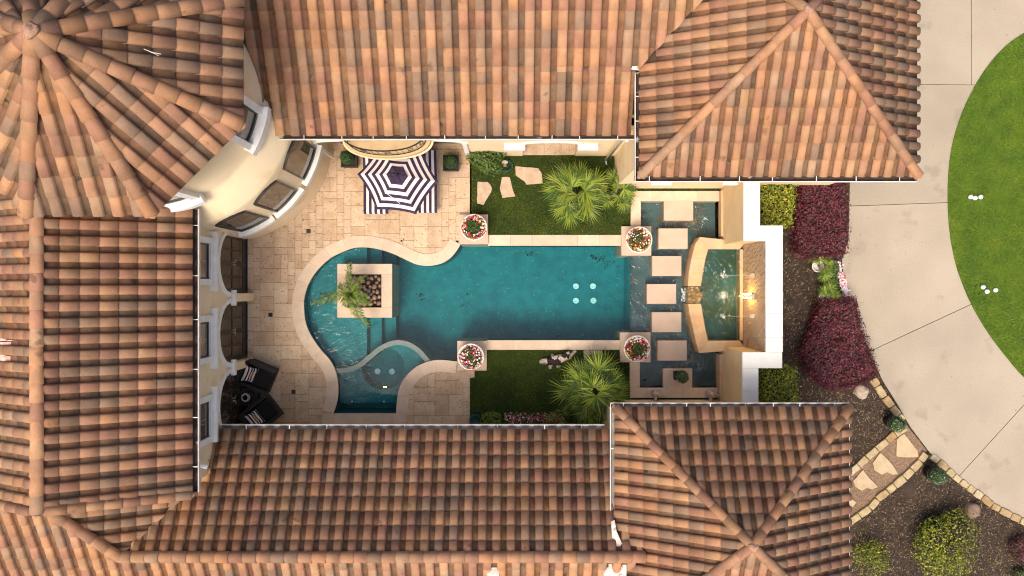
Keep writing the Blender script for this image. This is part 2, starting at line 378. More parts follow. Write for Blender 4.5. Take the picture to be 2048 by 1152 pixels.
# walkway of slabs below the upper loggia, between lawn and wall
wk = thing('walkway', (0, 4.6, 0), '', ''); del wk['category']; del wk['label']; wk['kind'] = 'structure'
x = xr
while x < 6.9:
    w_ = U(.55, .8); m_ = MB(); y0 = 4.43 if x < 3.2 else 3.52
    m_.box((x + .006, y0, -.03), (min(x + w_, 6.9) - .006, 5.4 if x < 3.2 else 4.4, .012)); m_.build('paving_slab', random.choice(M['trav']), wk); x += w_
m_ = MB(); m_.box((xr, 3.4, -.05), (6.9, 5.4, -.02)); m_.build('slab_bed', M['mortar'], wk)

# floor drains
dn = thing('floor_drain', P(617, 462), 'small square black drain grate set in the patio below the round tower', 'drain', 'square drain grates set in the patio')
m_ = MB(); c = P(617, 462)
m_.box((c.x - .07, c.y - .07, 0), (c.x + .07, c.y + .07, .006), 0)
m_.build('drain_frame', M['blackp'], dn)
m_ = MB()
for k in range(5): m_.box((c.x - .055, c.y - .052 + k * .024, .006), (c.x + .055, c.y - .042 + k * .024, .010), 0)
m_.build('drain_grate', M['planter'], dn)
for (x, y, lb) in ((541, 629.5, 'small square black drain grate in the patio between the left doors and the pool'), (587, 783.5, 'small square black drain grate in the patio beside the wicker chairs')):
    q = copy_tree(dn); q.location = P(x, y); q['label'] = lb

# ------------------------------------------------------------------ swimming pool
pool = thing('swimming_pool', P(930, 586, -1.5), 'teal freeform swimming pool with pale stone coping, tanning shelf and spa', 'swimming pool')
def thr(x, y, z=-.6):      # metres -> photo pixel scale at a given depth
    k = HC / (HC - z) * S
    return 1024 + x * k, 576 - y * k
SC = [(640,722),(667,739.6),(691,740.6),(715.5,732.7),(736,717),(757,699.7),(778,688.5),(795,685),(816,688.5),(837,701.4),(854,720.5),(872,742)]
SCs = smoothcurve([P(*p, -.1) for p in SC], .08)
spapoly = SCs + [P(872, 840), P(640, 840)]
def floor_z(x, y):
    px, py = thr(x, y)
    if inpoly(x, y, spapoly):
        if hypot(px - 767.6, py - 736) < 41: return -1.05
        if py > 805.6: return -1.05
        return -.5
    if px < 735: return -.5
    if px < 763: return -.8
    if px < 790: return -1.1
    return -1.5
mb = MB(); st_ = .045; fx0, fx1 = P(590, 0).x, P(1262, 0).x; fy0, fy1 = P(0, 845).y, P(0, 480).y
nx = int((fx1 - fx0) / st_) + 1; ny = int((fy1 - fy0) / st_) + 1
for j in range(ny + 1):
    for i in range(nx + 1):
        x, y = fx0 + i * st_, fy0 + j * st_; mb.v.append((x, y, floor_z(x, y)))
for j in range(ny):
    for i in range(nx):
        a = j * (nx + 1) + i; mb.f.append((a, a + 1, a + nx + 2, a + nx + 1)); mb.m.append(0)
mb.build('pool_floor', M['plaster'], pool)
mb = MB()       # pool wall following the outline
out = Ls + Rs + [P(914, 683), P(1241, 682), P(1260, 682)]
for a, b in zip(out, out[1:]): mb.face([(a.x, a.y, -1.6), (b.x, b.y, -1.6), (b.x, b.y, -.16), (a.x, a.y, -.16)], 0); mb.face([(a.x, a.y, -.16), (b.x, b.y, -.16), (b.x, b.y, .0), (a.x, a.y, .0)], 1)
for a, b in zip([P(1262, 489), P(1262, 489)], [P(920, 488), P(920, 488)]):
    mb.face([(a.x, a.y, -1.6), (b.x, b.y, -1.6), (b.x, b.y, -.16), (a.x, a.y, -.16)], 0); mb.face([(a.x, a.y, -.16), (b.x, b.y, -.16), (b.x, b.y, 0), (a.x, a.y, 0)], 1)
a, b = P(1261, 480), P(1261, 690)
mb.face([(a.x, a.y, -1.6), (b.x, b.y, -1.6), (b.x, b.y, -.42), (a.x, a.y, -.42)], 0)
mb.build('pool_wall', [M['plaster'], M['wline']], pool)
mb = MB(); a, b = P(1261, 395), P(1440, 785)
mb.face([(a.x, b.y, -.42), (b.x, b.y, -.42), (b.x, a.y, -.42), (a.x, a.y, -.42)])
mb.build('trough_floor', M['trough'], pool)
mb = MB()
tp = [P(1281, 402), P(1281, 489), P(1261, 489)], [P(1261, 682), P(1280, 682), P(1280, 775), P(1437, 775), P(1437, 402), P(1281, 402)]
for seg in tp:
    for a, b in zip(seg, seg[1:]): mb.face([(a.x, a.y, -.45), (b.x, b.y, -.45), (b.x, b.y, 0), (a.x, a.y, 0)])
mb.build('trough_wall', M['wline'], pool)
# spa divider
mb = MB()
for a, b in zip(SCs, SCs[1:]):
    t = (b - a).normalized(); n_ = Vector((-t.y, t.x, 0)) * .082
    q = [a + n_, b + n_, b - n_, a - n_]; mb.prism([(p.x, p.y) for p in q], -1.4, -.085)
mb.build('spa_divider', M['spaw'], pool)
# coping stones along the curves
def copstones(curve, wdt, side, z1=.022, step=5):
    n = len(curve)
    def nrm(i):
        t = (curve[min(i + 1, n - 1)] - curve[max(i - 1, 0)]).normalized(); return Vector((-t.y, t.x, 0)) * side
    i = 0
    while i < n - 1:
        j = min(n - 1, i + step); 
        if n - 1 - j < 2: j = n - 1
        inner = [curve[k] - nrm(k) * .02 for k in range(i, j + 1)]; outer = [curve[k] + nrm(k) * wdt for k in range(i, j + 1)]
        t0 = (inner[1] - inner[0]).normalized() * .003; inner[0] = inner[0] + t0; outer[0] = outer[0] + t0
        m_ = MB(); m_.prism([(p.x, p.y) for p in inner + outer[::-1]], -.035, z1)
        m_.build('coping_stone', random.choice(M['coping']), pool); i = j
copstones(Ls, .37, -1); copstones(Rs, .37, -1)
def stones(x0, y0, x1, y1, n, z1=.022, horiz=True, mats=None, z0=-.04, parent=None, name='coping_stone'):
    a, b = P(x0, y0, 0), P(x1, y1, 0)
    for k in range(n):
        m_ = MB()
        if horiz: m_.box((a.x + (b.x - a.x) * k / n + .003, a.y, z0), (a.x + (b.x - a.x) * (k + 1) / n - .003, b.y, z1))
        else: m_.box((a.x, a.y + (b.y - a.y) * k / n - .003, z0), (b.x, a.y + (b.y - a.y) * (k + 1) / n + .003, z1))
        m_.build(name, random.choice(mats or M['coping']), parent or pool)
stones(645, 826.5, 812, 852, 7)
stones(976, 470, 1244, 491.5, 6)
stones(973, 680.5, 1241, 699.5, 5)
stones(1261, 382.5, 1437, 402.5, 4, .06, z0=-.45); stones(1261, 402.5, 1281, 452, 1, .06, False, z0=-.45)
stones(1259, 724, 1279, 775, 1, .06, False, z0=-.45); stones(1259, 775, 1434, 795, 5, .06, z0=-.45)
stones(1437, 383, 1448, 474, 2, .30, False, M['basin'], z0=-.45); stones(1434, 707, 1447, 812, 3, .30, False, M['basin'], z0=-.45)
# drain covers / lights on the floor
for (x, y, z) in ((1152, 572, -1.48), (1186, 572, -1.48), (1152, 601, -1.48), (1187, 601, -1.48), (755.4, 742.4, -1.03), (784, 743, -1.03)):
    m_ = MB(); c = P(x, y, z); m_.lathe((c.x, c.y, z), [(.11, 0), (.11, .015), (.085, .03), (.05, .032), (.045, .02), (.0, .02)], 16); m_.build('drain_cover', M['plight'], pool, True)
m_ = MB(); c = P(770, 774, -.35); m_.box((c.x - .05, c.y - .015, -.38), (c.x + .05, c.y + .015, -.33)); m_.build('spa_light', emis('underwater_lamp', (1, .8, .3), 3), pool)
for (x, y) in ((704, 803), (768, 803)):
    m_ = MB(); c = P(x, y, -.5); m_.lathe((c.x, c.y, -.5), [(.03, 0), (.03, .02), (0, .02)], 8); m_.build('jet', M['plight'], pool)
# water body: pool and trough
m_ = MB(); a, b = P(592, 0), P(1261, 0); m_.box((a.x, P(0, 845).y, -1.62), (b.x, P(0, 478).y, -.10))
m_.build('water', M['water'], kind='structure')
m_ = MB(); a, b = P(1261.2, 396), P(1439, 782); m_.box((a.x, b.y, -.6), (b.x, a.y, -.10)); m_.build('trough_water', M['water2'], kind='structure')

# island planter
isl = thing('island_planter', P(729, 581, -.5), 'square stone-rimmed island planter standing in the pool shelf, filled with river rocks', 'planter')
zi = .12
A0, A1, B0, B1 = P(674.5, 635.4, zi), P(784, 527.7, zi), P(694.6, 615, zi), P(762.7, 548.6, zi)
for q in (((A0.x, A0.y), (A1.x, B0.y)), ((A0.x, B1.y), (A1.x, A1.y)), ((A0.x, B0.y), (B0.x, B1.y)), ((B1.x, B0.y), (A1.x, B1.y))):
    m_ = MB(); m_.box((q[0][0] + .002, q[0][1] + .002, -1.5), (q[1][0] - .002, q[1][1] - .002, zi)); m_.build('rim_slab', random.choice(M['coping']), isl)
m_ = MB(); m_.box((B0.x, B0.y, -.5), (B1.x, B1.y, -.06)); m_.build('soil', M['soil'], isl)
rr = random.Random(3); placed = []
for _ in range(900):
    x, y = rr.uniform(B0.x + .06, B1.x - .06), rr.uniform(B0.y + .06, B1.y - .06); r = rr.uniform(.055, .115)
    if all(hypot(x - a, y - b) > (r + c) * .74 for a, b, c in placed):
        placed.append((x, y, r)); m_ = MB(); m_.blob((x, y, .0), (r, r * rr.uniform(.7, 1), r * .6), rr.random() * 9, .12, 8, 5, 0, rr.random() * 3)
        m_.build('river_rock', rr.choice(M['pebbles']), isl, True)

# stepping pads in the trough
pads = [((1328,401),(1386.7,441)),((1317,456.7),(1375.5,497.5)),((1304.6,512),(1363,552)),((1294,568),(1352.5,607.7)),((1304,624.3),(1362.9,664.4)),((1315,681),(1373.6,721.4)),((1326.4,737),(1384.7,776))]
plab = ['touching the upper stone border', 'second down from the upper border', 'below the upper right flower urn', 'midway, facing the waterfall rock', 'just below the midway one', 'beside the lower right flower urn', 'touching the lower border, carrying a potted shrub']
for (a, b), lb in zip(pads, plab):
    c = P((a[0] + b[0]) / 2, (a[1] + b[1]) / 2, .06); A, Bq = P(*a, .06), P(*b, .06)
    m_ = MB(); x0, x1, y0, y1 = A.x, Bq.x, Bq.y, A.y
    m_.prism([(x0, y0), (x1, y0), (x1, y1), (x0, y1)], -.42, .052, bottom=False)
    e = .006; m_.prism([(x0, y0), (x1, y0), (x1, y1), (x0, y1)], .052, .06, top=[(x0 + e, y0 + e), (x1 - e, y0 + e), (x1 - e, y1 - e), (x0 + e, y1 - e)])
    tag(m_.build('stepping_stone', M['pad'], at=(c.x, c.y, -.42)), 'rectangular stepping stone in the shallow water, ' + lb, 'stepping stone', 'stepping stones across the shallow trough')

# ------------------------------------------------------------------ vegetation helpers
def leaves(mb, pts, size, nm, up=.5, asp=.5, jit=.4):
    for p, nrm in pts:
        n_ = Vector(nrm) * (1 - up) + Vector((U(-1, 1), U(-1, 1), U(.2, 1.2))) * up
        n_ = n_ + Vector((U(-jit, jit), U(-jit, jit), U(-jit, jit)))
        if n_.length < .05: n_ = Vector((0, 0, 1))
        n_.normalize(); a = n_.cross(Vector((U(-1, 1), U(-1, 1), U(-1, 1))))
        if a.length < .05: continue
        a.normalize(); b = n_.cross(a); L = size * U(.6, 1.3); w_ = L * asp * .5; p = Vector(p)
        mb.face([p - a * L * .5, p + b * w_ + n_ * L * .06, p + a * L * .5, p - b * w_ + n_ * L * .06], nm())
def wsel(ws):
    t = sum(ws)
    def f():
        r = random.random() * t
        for i, w_ in enumerate(ws):
            r -= w_
            if r <= 0: return i
        return 0
    return f
def hedge(name, label, cat, poly, h, leafset, ws, n, size, group=None, bulge=.08, cl=2.2):
    """clipped hedge on a polygon footprint: twiggy core + leaf clumps with an uneven outline"""
    cx = sum(p[0] for p in poly) / len(poly); cy = sum(p[1] for p in poly) / len(poly)
    root = thing(name, (cx, cy, -.05), label, cat, group)
    def sh(k): return [(cx + (p[0] - cx) * k, cy + (p[1] - cy) * k) for p in poly]
    m_ = MB(); m_.prism(sh(.86), -.05, h * .80, top=sh(.78)); m_.build('branches', M['corec'], root)
    xs = [p[0] for p in poly]; ys = [p[1] for p in poly]; pts = []
    ex = [(poly[i], poly[(i + 1) % len(poly)]) for i in range(len(poly))]
    tot = sum(hypot(b[0] - a[0], b[1] - a[1]) for a, b in ex)
    while len(pts) < n:
        if random.random() < .68:
            x, y = U(min(xs) - .1, max(xs) + .1), U(min(ys) - .1, max(ys) + .1)
            q = noise.noise(Vector((x * cl, y * cl, 3))); k = 1 + bulge * 1.2 * noise.noise(Vector((x * 3, y * 3, 9)))
            if not inpoly(cx + (x - cx) / k, cy + (y - cy) / k, poly): continue
            ed = min(abs((b[0] - a[0]) * (a[1] - y) - (a[0] - x) * (b[1] - a[1])) / max(.01, hypot(b[0] - a[0], b[1] - a[1])) for a, b in ex)
            z = h + q * .22 * h - .20 * h * max(0, 1 - ed / .25) ** 2 - abs(random.gauss(0, .09))
            pts.append(((x, y, z), (0, 0, 1)))
        else:
            r = random.random() * tot
            for a, b in ex:
                L = hypot(b[0] - a[0], b[1] - a[1])
                if r < L: break
                r -= L
            t = r / L; x, y = a[0] + (b[0] - a[0]) * t, a[1] + (b[1] - a[1]) * t; z = h * random.random() ** .7
            nx_, ny_ = x - cx, y - cy; l = hypot(nx_, ny_); off = .055 * random.gauss(0, 1) - .02 + .1 * bulge * 8 * noise.noise(Vector((x * 3, y * 3, z * 3)))*.5
            pts.append(((x + nx_ / l * off, y + ny_ / l * off, z), (nx_ / l, ny_ / l, .3)))
    m_ = MB(); leaves(m_, pts, size, wsel(ws), .45, .55)
    m_.build('foliage', M['lg'][leafset], root)
    return root
def bush(name, label, cat, c, rx, ry, h, leafset, ws, n, size, group=None, root=None, fname='foliage', lob=7, stem=True, core=True, rot=0):
    """rounded shrub: leaf clumps spread over several uneven lobes on stems"""
    root = root or thing(name, (c[0], c[1], c[2]), label, cat, group); pts = []; lobes = []
    for k in range(lob):
        a = 2 * pi * k / lob + U(-.4, .4); d_ = U(.35, .62) if k else 0
        lobes.append((Vector((c[0] + cos(a) * d_ * rx, c[1] + sin(a) * d_ * ry, c[2] + h * (U(.5, .68) if k else .62))), U(.42, .6)))
    for _ in range(n):
        lc, lr = random.choice(lobes); v = Vector((random.gauss(0, 1), random.gauss(0, 1), random.gauss(.25, .9))).normalized()
        k = lr * (1 - abs(random.gauss(0, .16))) * (1 + .3 * noise.noise(v * 2 + lc))
        p = lc + Vector((v.x * rx * k, v.y * ry * k, v.z * h * .5 * k * 1.5))
        if p.z < c[2] + .02: p.z = c[2] + U(.02, .1)
        pts.append((p, v))
    m_ = MB(); leaves(m_, pts, size, wsel(ws), .4, .5); 
    if core:
        for lc, lr in lobes[:5]: m_.blob(lc - Vector((0, 0, .03)), (rx * lr * .62, ry * lr * .62, h * .3), lr * 9, .2, 8, 5, len(M['lg'][leafset]))
    m_.build(fname, M['lg'][leafset] + [M['corec']], root)
    if stem:
        m_ = MB()
        for lc, lr in lobes: m_.tube([(c[0] + U(-.04, .04), c[1] + U(-.04, .04), c[2]), ((c[0] + lc.x) / 2, (c[1] + lc.y) / 2, c[2] + h * .3), tuple(lc)], [.018, .012, .006], 5)
        m_.build('stem', M['stem'], root)
    return root
def grass(name, rects, n, mats, hmin, hmax, z=0., bw=.008, inside=None, ck=.9):
    m_ = MB(); area = [(r[2] - r[0]) * (r[3] - r[1]) for r in rects]; T = sum(area)
    for r, a in zip(rects, area):
        for _ in range(int(n * a / T)):
            x, y = U(r[0], r[2]), U(r[1], r[3])
            if inside and not inside(x, y): continue
            an = U(0, pi * 2); w_ = bw * U(.7, 1.4); hh = U(hmin, hmax); dx, dy = cos(an) * w_, sin(an) * w_; lx, ly = U(-1, 1) * hh * .8, U(-1, 1) * hh * .8
            b = len(m_.v); m_.v += [(x - dx, y - dy, z), (x + dx, y + dy, z), (x + lx, y + ly, z + hh)]; m_.f.append((b, b + 1, b + 2))
            m_.m.append(0 if noise.noise(Vector((x * ck, y * ck, 1))) + U(-.4, .4) > 0 else 1)
    o = m_.build(name, mats); o['kind'] = 'stuff'; return o
def flowers(mb, pts, r, nm):
    for p in pts:
        p = Vector(p); a0 = U(0, 6); rr_ = r * U(.7, 1.25); n_ = Vector((U(-.5, .5), U(-.5, .5), 1)).normalized()
        a = n_.orthogonal().normalized(); b = n_.cross(a)
        q = [p + (a * cos(a0 + k * pi / 5) + b * sin(a0 + k * pi / 5)) * rr_ * (1 if k % 2 == 0 else .62) + n_ * (rr_ * .25 if k % 2 == 0 else 0) for k in range(10)]
        mb.face(q, nm())

# fan palm frond: petiole + pleated fan of narrow segments (one mesh, a few variants shared by all fronds)
def frond_mesh(seed, pet, fan, el, nseg=24, spread=2.25):
    rr_ = random.Random(seed); m_ = MB(); ce, se = cos(el), sin(el); tip = Vector((pet * ce, 0, pet * se))
    m_.tube([(0, 0, 0), (tip.x * .5, 0, tip.z * .5 + .04), tuple(tip)], [.014, .011, .008], 5, 3)
    be = el * .45 - .12; fx = Vector((cos(be), 0, sin(be))); fy = Vector((0, 1, 0)); fz = fx.cross(fy); roll = rr_.uniform(-.3, .3)
    fy2 = fy * cos(roll) + fz * sin(roll); fz = fx.cross(fy2)
    for k in range(nseg):
        t = k / (nseg - 1) * 2 - 1; a = t * spread + rr_.uniform(-.03, .03); L = fan * (1 - .18 * abs(t) ** 2) * rr_.uniform(.86, 1.1)
        dr = fx * cos(a) + fy2 * sin(a); sd_ = fy2 * cos(a) - fx * sin(a); w_ = fan * .048
        droop = rr_.uniform(.08, .24); mi = rr_.choice((0, 1, 1, 2)); b = len(m_.v)
        for q, (tt, ww) in enumerate(((.02, .2), (.30, 1.), (.62, .62), (1., .05))):
            c_ = tip + dr * L * tt + fz * (.10 * fan * tt + (.02 if k % 2 else 0) * tt) - Vector((0, 0, droop * L * tt * tt))
            m_.v += [tuple(c_ - sd_ * w_ * ww), tuple(c_ - fz * .014 * ww), tuple(c_ + sd_ * w_ * ww)]
        for q in range(3):
            for e in range(2):
                i0 = b + q * 3 + e; m_.f.append((i0, i0 + 1, i0 + 4, i0 + 3)); m_.m.append(mi)
    me = bpy.data.meshes.new('frond'); me.from_pydata(m_.v, [], m_.f)
    for q in M['lg']['palm'] + [M['petiole']]: me.materials.append(q)
    me.polygons.foreach_set('material_index', m_.m); return me
FR = [[frond_mesh(i * 3 + j, .62, .46 + .04 * j, radians((75, 58, 40, 22, 4, -12)[i])) for j in range(3)] for i in range(6)]
def fan_palm(c, h, n, sc, label, seed, skip=None, group='fan palms beside the pool'):
    rr_ = random.Random(seed); root = thing('fan_palm', (c[0], c[1], 0), label, 'palm', group)
    m_ = MB(); m_.tube([(c[0], c[1], -.03), (c[0] + .02, c[1], h * .5), (c[0], c[1], h)], [.10 * sc, .07 * sc, .05 * sc], 10); m_.build('trunk', M['stem'], root)
    for k in range(n):
        az = k * 2.399 + rr_.uniform(-.2, .2); t = k / n; el = radians(72 - 78 * t ** .75 + rr_.uniform(-6, 6))
        if skip and skip(az): continue
        o = bpy.data.objects.new('frond', FR[min(5, int(t ** .85 * 6))][rr_.randrange(3)]); col.objects.link(o); o.parent = root
        o.location = (0, 0, h); s_ = sc * rr_.uniform(.88, 1.1)
        o.rotation_euler = (rr_.uniform(-.1, .1), rr_.uniform(-.1, .1), az); o.scale = (s_, s_, s_)
    return root

# ------------------------------------------------------------------ lawns
def slab(name, r, z0, z1, m, kind='structure'):
    q = MB(); q.box((r[0], r[1], z0), (r[2], r[3], z1)); return q.build(name, m, kind=kind)
LT = [(xr, P(0, 471).y, 3.95, 4.43), (3.95, P(0, 386).y, 6.9, 3.52)]
LB = [(xr - .05, -4.9, 3.93, P(0, 699).y), (3.93, -4.3, 6.85, P(0, 794).y)]
for r in LT + LB: slab('lawn', r, -.3, -.012, M['turf'])
grass('grass', LT + LB, 62000, [M['g1'], M['g2']], .02, .055, -.012, .011)
# stone steps in the lawns
def flagstone(pts, label, z=.02, m='flag2', z0=-.05, nm='flagstone', group=None):
    c = Vector((sum(p[0] for p in pts) / len(pts), sum(p[1] for p in pts) / len(pts)))
    w_ = [P(*p) for p in pts]; cw = P(c.x, c.y); q = []
    for i in range(len(w_)):
        a, b = w_[i], w_[(i + 1) % len(w_)]; n_ = max(1, int((b - a).length / .12))
        for k in range(n_): v = a.lerp(b, k / n_); q.append((v.x + U(-.012, .012), v.y + U(-.012, .012)))
    m_ = MB(); m_.prism(q, z0, z - .008); m_.prism(q, z - .008, z, top=[((x - cw.x) * .97 + cw.x, (y - cw.y) * .97 + cw.y) for x, y in q])
    return tag(m_.build(nm, M[m], at=(cw.x, cw.y, z0)), label, 'stone', group)
def Z(pts, s, ox, oy): return [(ox + a / s, oy + b / s) for a, b in pts]
flagstone(Z([(243,547),(335,548),(372,600),(365,640),(300,750),(240,738)], 4.43, 900, 240), 'cracked pale flagstone in the upper lawn, nearest the patio', group='flagstones in the upper lawn')
flagstone(Z([(460,505),(530,505),(550,590),(577,678),(465,690),(442,600)], 4.43, 900, 240), 'upright narrow pale flagstone in the upper lawn, the middle one', group='flagstones in the upper lawn')
flagstone(Z([(580,410),(785,425),(812,475),(822,560),(680,572),(660,545),(580,490)], 4.43, 900, 240), 'wide pale flagstone in the upper lawn beside the fan palm', group='flagstones in the upper lawn')
for a, b, lb in (((1167, 700.5), (1205, 710), 'narrow rectangular stone step between lower coping and fan palm'), ((1168, 711), (1190, 742), 'rectangular stone slab in the lower lawn partly under the fan palm')):
    flagstone([a, (b[0], a[1]), b, (a[0], b[1])], lb)
flagstone([(919, 742), (949, 742), (949, 755), (940, 756), (938, 764), (919, 764)], 'L-shaped paving stone at the lawn corner beside the lower left flower urn')

# ------------------------------------------------------------------ tile roofs
def tile_mesh(w, L, ov, mi, cut=None):
    """one S tile: barrel + shallow pan, local x across, y up the slope, z normal"""
    bw = w * .585; hb = .31 * bw; prof = [(-.012, .012)]
    for k in range(1, 8):
        a = pi * k / 8; prof.append((bw / 2 - cos(a) * (bw / 2 + .004), .010 + sin(a) ** .62 * hb))
    prof += [(bw - .002, .0), (bw + (w - bw) * .22, -.030), (bw + (w - bw) * .75, -.032), (w + .006, -.018)]
    v = []; f = []; T = .036; n = len(prof)
    for y, dz in ((-.0, T), (L + ov, 0.0)):
        for x, z in prof: v.append((x, y, z + dz))
    for x, z in prof: v.append((x, 0, z + T - .026))
    for i in range(n - 1): f.append((i, i + 1, n + i + 1, n + i))
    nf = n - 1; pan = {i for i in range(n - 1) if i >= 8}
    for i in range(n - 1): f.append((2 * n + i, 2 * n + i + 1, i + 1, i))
    me = bpy.data.meshes.new('roof_tile')
    if cut:
        bm = bmesh.new(); bv = [bm.verts.new(p) for p in v]
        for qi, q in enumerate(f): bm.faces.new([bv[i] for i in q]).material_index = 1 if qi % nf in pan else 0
        for co, no in cut:
            bmesh.ops.bisect_plane(bm, geom=bm.verts[:] + bm.edges[:] + bm.faces[:], plane_co=co, plane_no=no, clear_outer=True)
        if not bm.faces: bm.free(); bpy.data.meshes.remove(me); return None
        bm.to_mesh(me); bm.free()
    else:
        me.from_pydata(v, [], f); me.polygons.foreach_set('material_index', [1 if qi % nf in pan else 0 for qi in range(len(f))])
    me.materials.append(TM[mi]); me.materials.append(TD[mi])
    me.polygons.foreach_set('use_smooth', [True] * len(me.polygons))
    return me
tm_cache = {}
def tile_slope(root, O, e, tan, w, run, poly, skip=None, ws=None, out=None, seed=0, off=0.):
    """tiles on one roof slope. O eave point with its height, e unit direction along the eave, upslope = e turned +90.
    poly: convex outline in plan (metres). Tiles crossing the outline are cut along it."""
    rr_ = random.Random(seed); e = Vector((e[0], e[1], 0)).normalized(); n_ = Vector((-e.y, e.x, 0)); cs = 1 / sqrt(1 + tan * tan)
    ysl = (n_ + Vector((0, 0, tan))) * cs; nrm = e.cross(ysl); O = Vector(O); L = run / cs
    uv = [((Vector((p[0], p[1], 0)) - Vector((O.x, O.y, 0))).dot(e), (Vector((p[0], p[1], 0)) - Vector((O.x, O.y, 0))).dot(n_)) for p in poly]
    a = sum(uv[i][0] * uv[(i + 1) % len(uv)][1] - uv[(i + 1) % len(uv)][0] * uv[i][1] for i in range(len(uv)))
    if a < 0: uv = uv[::-1]
    us = [q[0] for q in uv]; vs = [q[1] for q in uv]
    planes = []
    for i in range(len(uv)):
        p, q = uv[i], uv[(i + 1) % len(uv)]; dx, dy = q[0] - p[0], q[1] - p[1]; l = hypot(dx, dy)
        if l > 1e-6: planes.append((p, (dy / l, -dx / l)))
    ov = .07; res = []
    mtx3 = Matrix((e, ysl, nrm)).transposed()
    for j in range(math.floor(min(vs) / run + .001), math.ceil(max(vs) / run)):
        for i in range(math.floor((min(us) - off) / w), math.ceil((max(us) - off) / w)):
            u0, v0 = i * w + off, j * run
            cn = [(u0, v0), (u0 + w + .012, v0), (u0 + w + .012, v0 + run + ov * cs), (u0, v0 + run + ov * cs)]
            base = O + e * u0 + (n_ + Vector((0, 0, tan))) * v0
            mid = O + e * (u0 + w / 2) + (n_ + Vector((0, 0, tan))) * (v0 + run / 2)
            pp = proj(mid)
            if not (-110 < pp[0] < 2160 and -110 < pp[1] < 1260): continue
            if skip and skip(mid): continue
            cut = []; outq = False
            for p, no in planes:
                ds = [(c[0] - p[0]) * no[0] + (c[1] - p[1]) * no[1] for c in cn]
                if min(ds) >= -.004: outq = True; break
                if max(ds) > .015: cut.append(((p[0] - u0, (p[1] - v0) / cs, 0), (no[0], no[1] * cs, 0)))
            if outq: continue
            mi = rr_.choices(range(10), ws or [14, 11, 8, 8, 13, 12, 6, 9, 11, 5])[0]
            if cut:
                me = tile_mesh(w, L, ov, mi, cut)
                if not me: continue
            else:
                key = (round(w, 3), round(L, 3), mi)
                if key not in tm_cache: tm_cache[key] = tile_mesh(w, L, ov, mi)
                me = tm_cache[key]
            ob = bpy.data.objects.new('roof_tile', me)
            jr = Matrix.Rotation(rr_.uniform(-.006, .006), 3, 'Z') @ Matrix.Rotation(rr_.uniform(-.010, .010), 3, 'Y')
            if cut: jr = Matrix.Identity(3)
            ob.matrix_world = Matrix.Translation(base + nrm * (.012 + rr_.uniform(-.004, .004))) @ (mtx3 @ jr).to_4x4()
            inview = -5 < pp[0] < 2053 and -5 < pp[1] < 1157
            res.append((0 if inview else 1, (mid - Vector((0, 0, HC))).length, ob))
    out.extend(res)
def join_stuff(obs, name, root):
    mb = MB(); mats = []; 
    for ob in obs:
        me = ob.data; mw = ob.matrix_world
        for m0 in me.materials:
            if m0 not in mats: mats.append(m0)
        b = len(mb.v); mb.v += [tuple(mw @ v.co) for v in me.vertices]
        for p in me.polygons: mb.f.append(tuple(b + q for q in p.vertices)); mb.m.append(mats.index(me.materials[p.material_index]))
        bpy.data.objects.remove(ob)
    mb.build(name, mats, root, True, kind='stuff')
def finish_tiles(root, tiles, cap=296):
    tiles.sort(key=lambda t: (t[0], t[1])); off = wloc(root)
    for t in tiles[:cap]:
        o = t[2]; mw = o.matrix_world.copy(); col.objects.link(o); o.parent = root; mw.translation = mw.translation - off; o.matrix_basis = mw
    if tiles[cap:]: join_stuff([t[2] for t in tiles[cap:]], 'outer_roof_tiles', root)
def cap_mesh(L, r0, r1, mi, end=False):
    v = []; f = []; n = 9
    for (y, r) in ((0, r0), (L * .97, r1)):
        for k in range(n): a = -.12 + (pi + .24) * k / (n - 1); v.append((cos(a) * r, y, sin(a) * r * .92))
    for k in range(n): a = -.12 + (pi + .24) * k / (n - 1); v.append((cos(a) * (r0 - .022), 0, sin(a) * (r0 - .022) * .92))
    for k in range(n - 1): f.append((k, n + k, n + k + 1, k + 1)); f.append((2 * n + k, k, k + 1, 2 * n + k + 1))
    if end:
        c = len(v); v.append((0, -.10, .02))
        for k in range(n - 1): f.append((2 * n + k, c, 2 * n + k + 1))
        f.append(tuple([c] + []) or (0, 1, 2)) if False else None
        f.pop() if f[-1] is None else None
    me = bpy.data.meshes.new('ridge_tile'); me.from_pydata(v, [], f); me.materials.append(TM[mi]); me.polygons.foreach_set('use_smooth', [True] * len(me.polygons)); return me
cm_cache = {}
def caps(root, a, b, L=.46, r=.155, seed=0, lift=.03, name='ridge_tile', endcap=True, ws=None):
    """overlapping barrel tiles from the low end a to the high end b"""
    rr_ = random.Random(seed); a = Vector(a); b = Vector(b); t = (b - a).normalized(); D = (b - a).length; n = max(1, round(D / L)); s_ = D / n
    x = t.cross(Vector((0, 0, 1))).normalized(); z = x.cross(t); off = wloc(root)
    for k in range(n):
        mi = rr_.choices(range(10), ws or [16, 10, 4, 8, 14, 14, 1, 6, 10, 8])[0]; e = endcap and k == 0; key = (round(s_, 3), r, mi, e)
        if key not in cm_cache: cm_cache[key] = cap_mesh(s_ + .06, r, r * .88, mi, e)
        p = a + t * s_ * k + z * (lift + rr_.uniform(-.006, .006)); pp = proj(p)
        if not (-120 < pp[0] < 2170 and -120 < pp[1] < 1270): continue
        o = bpy.data.objects.new(name, cm_cache[key]); col.objects.link(o); o.parent = root
        mt = (Matrix((x, t, z)).transposed() @ Matrix.Rotation(rr_.uniform(-.02, .02), 3, 'Z') @ Matrix.Rotation(-.02, 3, 'X')).to_4x4(); mt.translation = p - off; o.matrix_basis = mt
def deck(root, polys, name='roof_deck', drop=.035):
    m_ = MB()
    for p in polys: m_.face([(q[0], q[1], q[2] - drop) for q in p])
    return m_.build(name, M['deck'], root)
